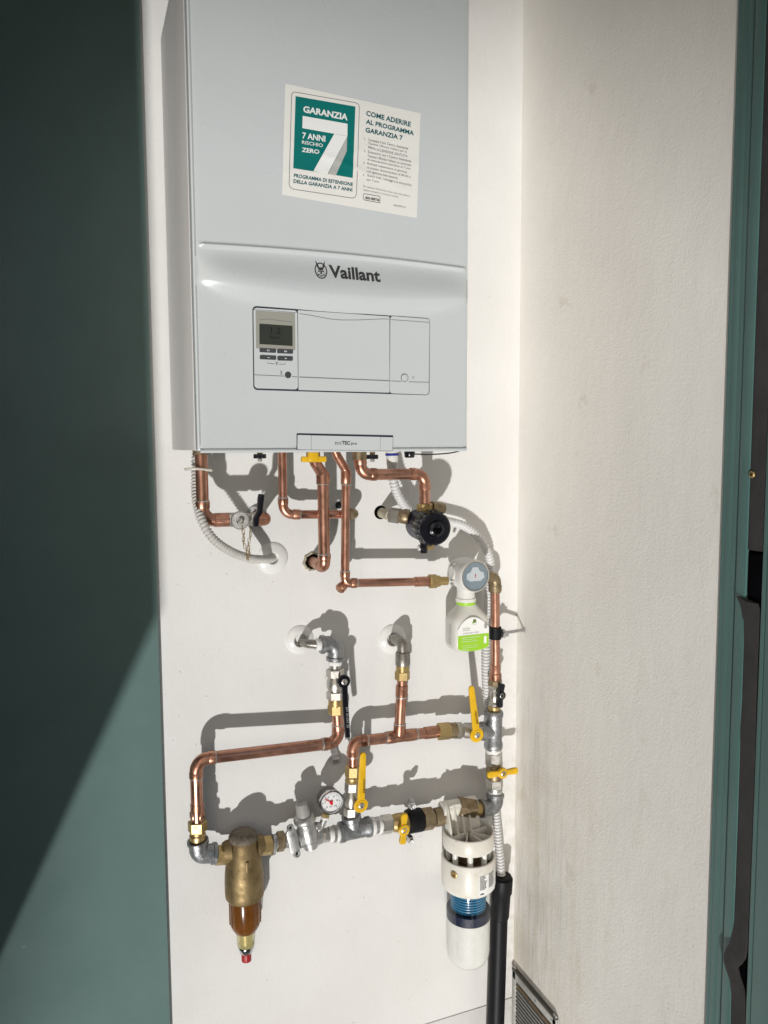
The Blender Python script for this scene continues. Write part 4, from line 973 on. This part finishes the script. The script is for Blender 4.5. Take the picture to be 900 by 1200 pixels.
ax0 = S7(347, 480, d); zy = lambda y: (ax0 - S7(347, y, d)).z
P_ = lambda prof: [(r, zy(y)) for y, r in prof]
part('body', lathe(ax0, ax, P_([(468, .010), (474, .022), (490, .0265), (520, .0285), (560, .031), (610, .0345), (660, .0368), (700, .0376), (745, .0376), (772, .0370), (781, .0345), (783, .028)]), 44), 'brass_cast', T)
part('cap', lathe(ax0, ax, P_([(462, .004), (464, .017), (471, .0235), (488, .0278), (502, .0284), (508, .0265)]), 36), 'grime', T)
for s in (-1, 1):
    c = ax0 + ax * zy(545) + V((s * .025, -.001, 0)); part('port', lathe(c, V((s, 0, 0)), [(.0205, 0), (.0195, .008), (.0165, .0145)], 28), 'brass_cast', T)
part('rib', slab([(-.0028, 0), (.0028, 0), (.0026, -.028), (-.0026, -.028)], .004, ax0 + ax * zy(575) + OUT * .031, X, Z, .001), 'brass_cast', T)
bw = part('bowl', lathe(ax0, ax, P_([(778, .0295), (800, .0302), (900, .0298), (922, .0265), (942, .0212)]), 40), 'amber', T)
part('cartridge', lathe(ax0, ax, P_([(782, .0225), (900, .0225), (915, .019)] ), 28), 'amber_core', bw)
for k in range(9):
    tt = math.radians(180 + 22 * k); q = V((math.cos(tt), math.sin(tt), 0)) * .0301
    part('bowl_rib', tube([ax0 + ax * zy(800) + q, ax0 + ax * zy(900) + q], .0011, 6), 'amber', bw)
part('bowl_neck', lathe(ax0, ax, P_([(938, .0203), (950, .0190), (985, .0178), (1010, .0168), (1016, .0155)]), 36), 'clear_yellow', T)
part('inner_stem', lathe(ax0, ax, P_([(930, .014), (1014, .011)]), 20), 'brass', T)
part('ring', lathe(ax0, ax, P_([(1012, .0158), (1016, .0165), (1024, .016), (1027, .0142), (1046, .0126), (1050, .0108)]), 32), 'chrome', T)
part('red_tip', slab([(math.cos(q) * r, math.sin(q) * r) for q, r in ((2 * math.pi * k / 48, .0094 + .0004 * (k % 2)) for k in range(48))], zy(1090) - zy(1048), ax0 + ax * zy(1090), X, Y, .0008), 'red', T)

# ------------------------------------------------------------------ pressure reducer and gauge
d = .05
T = thing('pressure_reducer', at(355, 980, d), 'cast nickel pressure reducer with grey knob and strap, right of brass filter', 'pressure reducer')
part('inlet_ring', hexa(at(324, 986.5, d), at(333, 985.2, d), .0195), 'brass_dark', T); part('inlet', cyl(at(321, 987, d), at(345, 983.5, d), .0145), 'cast_nickel', T)
part('barrel', rod(at(343, 984, d), at(377, 979, d), [(0, .0165), (.1, .018), (.45, .0185), (.85, .0175), (1, .015)]), 'cast_nickel', T)
dd = d + .006; b0 = at(364.5, 992, dd); ua = (at(353.2, 941, dd) - b0).normalized(); hh = lambda v: (at(359, v, dd).z - b0.z) / ua.z
part('chamber', lathe(b0, ua, [(.009, -.004), (.0140, -.001), (.0150, hh(986)), (.0185, hh(984)), (.0195, hh(976)), (.0195, hh(968)), (.0178, hh(966)), (.0178, hh(963.5)), (.0205, hh(962))], 36), 'cast_nickel', T)
part('bonnet_flange', lathe(b0, ua, [(.0205, hh(962.5)), (.0226, hh(961)), (.0226, hh(957.5)), (.0205, hh(956)), (.016, hh(955))], 36), 'cast_nickel', T)
part('knob', lathe(b0, ua, [(.0148, hh(956)), (.0152, hh(955)), (.0148, hh(953)), (.0132, hh(941)), (.0118, hh(939.8)), (.0085, hh(939.5)), (.008, hh(940.3)), (.0001, hh(940.3))], 12), 'grey_knob', T)
part('casting_boss', lathe(at(372, 968, dd + .004), V((.4, -1, .3)), [(.0075, -.012), (.0075, .004), (.006, .006), (.0001, .0065)], 20), 'cast_nickel', T)
c = at(342, 985, d + .021)
part('strap', join(slab(round_rect(-.0098, -.0275, .0098, .0275, .009), .006, at(343, 985, d + .018), V((.97, 0, .2)), V((-.2, 0, .97)), .0012)), 'cast_nickel', T)
for u, v in ((340, 969.5), (347.5, 1000)):
    b = part('strap_screw', lathe(at(u, v, d + .019), OUT, [(.0072, 0), (.0072, .004), (.0062, .0062), (.0042, .0062), (.0038, .0045), (.0001, .0045)], 20), 'cast_nickel', T)
    part('screw_bolt', lathe(at(u, v, d + .024), OUT, [(.0034, 0), (.003, .0022), (.0001, .0024)], 6), 'chrome', b)
part('gauge_stub', tube([at(371, 976, d + .004), at(377.5, 966, d + .006), at(381, 957, d + .006)], .0066, 18), 'cast_nickel', T)
part('outlet_hex', hexa(at(376, 979.5, d), at(385.5, 978, d), .0142), 'nickel', T); teflon(T, at(385, 978, d), at(391, 977, d), .0152); part('outlet_ring', cyl(at(390, 977.2, d), at(393, 976.8, d), .017), 'nickel', T); teflon(T, at(392.5, 977, d), at(397.5, 976, d), .0162)
T = thing('pressure_gauge', at(383, 955, d), 'small round pressure gauge with white dial and red needle', 'gauge')
part('stem_nut', hexa(at(381, 957.5, d + .006), at(382, 951.5, d + .006), .0088), 'brass', T); teflon(T, at(380.6, 959.5, d + .006), at(381, 957, d + .006), .0082)
gc = at(387.6, 939.5, d + .012)
cs = part('case', lathe(gc, OUT, [(.0222, -.022), (.0238, -.019), (.0240, -.004), (.0252, -.002), (.0252, .004), (.0240, .0062), (.0222, .0064), (.0216, .003)], 44, caps=False), 'chrome', T)
part('case_back', lathe(gc, OUT, [(.0225, -.022), (.0225, -.0205)], 36), 'galv', cs)
part('dial', lathe(gc, OUT, [(.0218, 0), (.0218, .0018), (.0001, .0018)], 40), 'dial', T)
tk = []
for k in range(25):
    a = math.radians(225 - 270 * k / 24); q = V((math.cos(a), 0, math.sin(a))); l = .0042 if k % 4 == 0 else .002
    tk.append(strip([gc + q * .0192 + OUT * .002, gc + q * (.0192 - l) + OUT * .002], .0007 if k % 4 == 0 else .0004, OUT, .0003))
part('dial_scale', join(*tk), 'ink', T)
for k, s in enumerate('0246810'.replace('10', 'X')):
    s = '10' if s == 'X' else s; a = math.radians(225 - 270 * k / 5); c = gc + V((math.cos(a), 0, math.sin(a))) * .0125 + OUT * .0021
    part('dial_numeral', text(s, c + V((-.0014 * len(s), 0, -.0018)), c + V((.0014 * len(s), 0, -.0018)), c + V((-.0014 * len(s), 0, .0018)), .0003), 'ink', T)
part('dial_print', text('bar', gc + V((-.003, -.0021, -.0105)), gc + V((.003, -.0021, -.0105)), gc + V((-.003, -.0021, -.0075)), .0003), 'ink', T)
for off, ang in ((.0026, 150), (.0030, 138)):
    a = math.radians(ang); q = V((math.cos(a), 0, math.sin(a)))
    part('needle', strip([gc - q * .004, gc + q * .016], .0011, OUT, off), 'red_ink', T)
part('needle_hub', join(lathe(gc, OUT, [(.0036, .002), (.0036, .0042), (.0001, .0048)], 20), box(gc + V((.0012, -.0026, -.003)), (.0045, .001, .006), .0003)), 'red_ink', T)

# ------------------------------------------------------------------ tee to white filter
T = thing('galvanised_tee', at(412, 970, d), 'galvanised iron tee between pressure gauge and small yellow wing valve', 'tee')
part('run', rod(at(397, 975.8, d), at(434.5, 968.2, d), [(0, .018), (.03, .0208), (.14, .0208), (.2, .0185), (.8, .0185), (.86, .0208), (.97, .0208), (1, .018)], 32), 'galv', T)
part('branch', rod(at(413.5, 971, d), at(411.4, 955, d), [(0, .0175), (.6, .0175), (.68, .0202), (.95, .0202), (1, .0185)], 32), 'galv', T)
T = thing('ball_valve', at(470, 966, d), 'brass ball valve with upright yellow wing handle left of white filter', 'valve')
teflon(T, at(433.5, 968.3, d), at(438.5, 967.5, d), .0178); part('ring', cyl(at(438, 967.6, d), at(443, 967, d), .0165), 'cast_nickel', T); teflon(T, at(442.5, 967, d), at(447, 966.5, d), .0172)
part('left_hex', hexa(at(446, 966.6, d), at(459, 965, d), .0195), 'nickel', T)
part('body', rod(at(457, 965.3, d), at(482, 962, d), [(0, .014), (.1, .0165), (.3, .019), (.8, .019), (1, .0165)]), 'brass', T)
butterfly(T, at(472.6, 971.8, d + .026), at(470.3, 989, d + .026), at(472.4, 953.5, d + .026), 'yellow', .008, .0118, .0125)
T = thing('rubber_clamp', at(486, 962, d), 'black rubber clamp ring with two steel bolts beside the yellow wing valve', 'clamp')
part('ring', rod(at(476.5, 963, d), at(494.5, 960, d), [(0, .019), (.05, .0238), (.15, .0245), (.85, .0245), (.95, .0238), (1, .019)], 36), 'rubber', T)
for u, v, s in ((482.5, 942.5, 1), (480, 983.5, -1)):
    c = at(u, v, d + .01)
    b = part('bolt_lug', join(box(c + V((0, 0, -s * .002)), (.011, .017, .012), .0015), cyl(c + V((.006, .006, 0)), c + V((-.004, .006, s * .005)), .0065)), 'steel', T)
    part('bolt', lathe(c + OUT * .007, OUT, [(.0056, 0), (.0056, .003), (.004, .0052), (.0012, .0052), (.001, .004)], 14), 'chrome', b)
T = thing('brass_union', at(505, 958, d), 'dark brass union nut between black clamp ring and white filter', 'union')
part('nut', hexa(at(494, 960.5, d), at(507, 958.5, d), .0235), 'brass_dark', T)
part('tail', rod(at(506, 958.6, d), at(524, 955.5, d + .004), [(0, .016), (.15, .016), (.2, .0195), (.6, .0195), (.65, .017), (1, .017)]), 'brass_dark', T)

# ------------------------------------------------------------------ white filter
d = .078
S2b = lambda x, y, dd: at(440 + x * .2667, 880 + y * .2667, dd)
T = thing('water_filter', at(550, 1128, d), 'large white water filter with blue cartridge and milky bowl, lower right', 'filter')
top = S2b(409, 345, d); zz = lambda y: S2b(409, y, d).z
ax0 = V((top.x, top.y, 0)); R_ = .0545
def rg(prof, n=56): return lathe(ax0, Z, prof, n, caps=False)
ztop, zr1, zr2, zr3 = zz(345), zz(412), zz(450), zz(588)
hd = part('head', rg([(R_ - .0055, zr1 + .012), (R_ - .005, ztop - .002), (R_ - .003, ztop), (R_ - .0008, ztop - .001), (R_, ztop - .004), (R_ + .0004, zr1 + .004), (R_ - .001, zr1), (R_ - .005, zr1), (R_ - .0055, zr1 + .012)]), 'cream_plastic', T)
part('head_floor', lathe(ax0 + Z * (zr1 + .006), Z, [(R_ - .004, 0), (R_ - .004, .004), (.02, .006), (.0001, .007)], 40), 'brass_dark', hd)
for k in range(8):
    a = math.radians(12 + 45 * k); q = V((math.cos(a), math.sin(a), 0))
    part('rib', slab([(.006, 0), (R_ - .004, 0), (R_ - .004, ztop - zr1 - .014 - (.004 if k % 2 else .0)), (.006, ztop - zr1 - .013)], .003, ax0 + Z * (zr1 + .009), q, Z, .0006), 'cream_plastic', hd)
# raised back housing that carries the ports
hz = zz(240)
hs = part('port_housing', join(slab([(-.046, 0), (.034, 0), (.036, .012), (.022, hz - ztop + .006), (.012, hz - ztop + .012), (-.03, hz - ztop + .014), (-.046, hz - ztop + .010)], .005, V((ax0.x, ax0.y + .016, ztop - .012)), X, Z, .0012),
     slab([(0, 0), (.030, 0), (.030, .010), (.012, hz - ztop + .008), (0, hz - ztop + .02)], .004, V((ax0.x - .044, ax0.y + .016, ztop - .012)), -Y, Z, .001)), 'cream_plastic', T)
for dx in (-.028, -.012, .004):
    part('rib', slab([(0, 0), (.022, 0), (.014, .012), (.002, hz - ztop + .012), (0, hz - ztop + .012)], .003, V((ax0.x + dx, ax0.y + .012, ztop - .012)), V((.35, -1, 0)), Z, .0008), 'cream_plastic', hs)
part('port_tube', cyl(V((ax0.x - .052, ax0.y + .026, hz - .012)), V((ax0.x + .03, ax0.y + .026, hz - .012)), .017), 'cream_plastic', hs)
for k in range(8):
    a = math.radians(22 + 45 * k); q = ax0 + V((math.cos(a), math.sin(a), 0)) * (R_ - .012)
    part('post', cyl(q + Z * (zr2 - .012), q + Z * (zr1 + .006), .0062, 16), 'white_plastic', T)
part('core', lathe(ax0, Z, [(.024, zr2 - .012), (.024, zr1 + .008)], 28), 'brass_dark', T)
R2 = .0578
cl = part('collar', rg([(R2 - .0075, zr2 - .014), (R2 - .0055, zr2 - .002), (R2 - .003, zr2), (R2 - .0008, zr2 - .0012), (R2, zr2 - .004), (R2, zr3 + .010), (R2 - .002, zr3 + .003), (R2 - .005, zr3), (R2 - .012, zr3), (R2 - .012, zr2 - .014), (R2 - .0075, zr2 - .014)]), 'cream_plastic', T)
part('collar_floor', lathe(ax0 + Z * (zr2 - .018), Z, [(R2 - .008, 0), (R2 - .008, .004)], 40), 'brass_dark', cl)
def onc(ang, z, r): a = math.radians(ang); return ax0 + V((math.cos(a) * r, math.sin(a) * r, z))
sa = 211
q = V((math.cos(math.radians(sa)), math.sin(math.radians(sa)), 0))
part('brass_plug', lathe(onc(sa, zz(490), R2 - .004), q, [(.0078, 0), (.0078, .0052), (.0062, .0062), (.003, .0058), (.0028, .0042), (.0001, .0042)], 24), 'brass', cl)
vs, fs = [], []
for z in (zz(574), zz(490)):
    for k in range(9): vs.append(onc(264 + 50 * k / 8, z, R2 + .0005))
fs = [(k, k + 1, k + 10, k + 9) for k in range(8)]
lbp = part('data_label', (vs, fs), 'white_print', cl)
lr = random.Random(3); ls = []
for i in range(13):
    z = zz(492 + i * 4.6)
    for a0, a1 in ((266, 284), (288, 312)):
        e = a0 + (a1 - a0) * lr.uniform(.55, 1)
        ls.append(strip([onc(a0 + (e - a0) * k / 4, z, R2 + .0009) for k in range(5)], .0009, V((math.cos(math.radians(a0)), math.sin(math.radians(a0)), 0)), .0))
ls.append(strip([onc(267 + 9 * k / 4, zz(566), R2 + .0009) for k in range(5)], .0026, V((.2, -1, 0)), 0))
part('label_print', join(*ls), 'ink', lbp)
R3 = .0508; zb0, zb1, zb2, zb3 = zr3 + .004, zz(655), zz(880), zz(940)
shell = [(.006, zb3 + .001), (.012, zb3 - .0005), (.022, zb3 + .004), (.032, zb3 + .010), (.040, zb3 + .018), (.0455, zb3 + .028), (.0476, zb3 + .040), (.0483, zb1 - .008), (.0505, zb1), (R3, zb1 + .004), (R3, zb0)]
bw = part('bowl', lathe(ax0, Z, shell, 56), 'clear', T)
part('granules', lathe(ax0, Z, [(max(.001, r - .0016), z + .0014) for r, z in shell[:7]] + [(.0466, zz(722))], 48), 'salt', bw)
part('dark_layer', lathe(ax0, Z, [(.0466, zz(721)), (.0468, zz(684)), (.044, zz(683))], 48), 'navy_fill', bw)
cart = [(.034, zz(682))]
yy = 680
while yy > 598: cart += [(.0345, zz(yy)), (.038, zz(yy - 2)), (.038, zz(yy - 6)), (.0345, zz(yy - 8))]; yy -= 11
part('cartridge', lathe(ax0, Z, cart, 40), 'water_blue', bw)
part('bowl_rib', tube([onc(252, zb0, R3 + .0004), onc(252, zz(690), R3 - .0006), onc(252, zz(712), R3 - .0035)], .0014, 8), 'clear', bw)
for a in (205, 222, 285, 305): part('bowl_rib', tube([onc(a, zb0, R3 + .0002), onc(a, zb1 + .002, R3 + .0002)], .001, 6), 'clear', bw)
part('bottom_nub', lathe(ax0 + Z * (zb3 + .002), -Z, [(.011, 0), (.011, .0035), (.009, .0055), (.0001, .0055)], 24), 'clear', bw)

# ------------------------------------------------------------------ vent grille on the side wall, near the floor
gz = .088
T = thing('vent_grille', (SX, -.09, -.1), 'grey metal louvred vent grille, dusty, low on the side wall', 'grille')
x_ = SX - .0065; y0, y1 = -.183, -.008
part('top_rail', box((x_ + .0012, (y0 + y1) / 2, gz - .003), (.0085, y1 - y0, .006), .001), 'grille_top', T)
part('frame_face', join(box((x_ + .001, (y0 + y1) / 2, gz - .016), (.004, y1 - y0 - .001, .018), .0006), box((x_ + .001, y0 + .006, -.004), (.004, .012, .19), .0006), box((x_ + .001, y1 - .006, -.004), (.004, .012, .19), .0006)), 'grille', T)
for k in range(15):
    z = gz - .041 - k * .0098
    part('slat', box((x_ + .0028, (y0 + y1) / 2, z), (.0095, y1 - y0 - .024, .0013), .0004, Matrix.Rotation(math.radians(62), 3, 'Y')), 'grille', T)
part('backing', box((x_ + .0058, (y0 + y1) / 2, -.01), (.001, y1 - y0 - .004, .18), 0), 'grille', T)
for yv in (y0 + .014, (y0 + y1) / 2 - .01): part('rivet', lathe(V((x_ - .001, yv, gz - .016)), -X, [(.0028, -.001), (.0024, .0012), (.0001, .0018)], 12), 'chrome', T)
dv, df_ = [], []; rd = random.Random(5)
for i in range(40):
    y = y0 + .016 + (y1 - y0 - .036) * i / 39; n_ = rd.uniform(.6, 1)
    dv += [(x_ - .0012, y, gz - .026 - .001 * rd.random()), (x_ - .0026 * n_ - .001, y, gz - .031), (x_ - .0012, y, gz - .0375 - .002 * rd.random())]
for i in range(39):
    for j in range(2): df_.append((i * 3 + j, i * 3 + j + 1, i * 3 + j + 4, i * 3 + j + 3))
dt = part('dirt', (dv, df_), 'dirt', T)
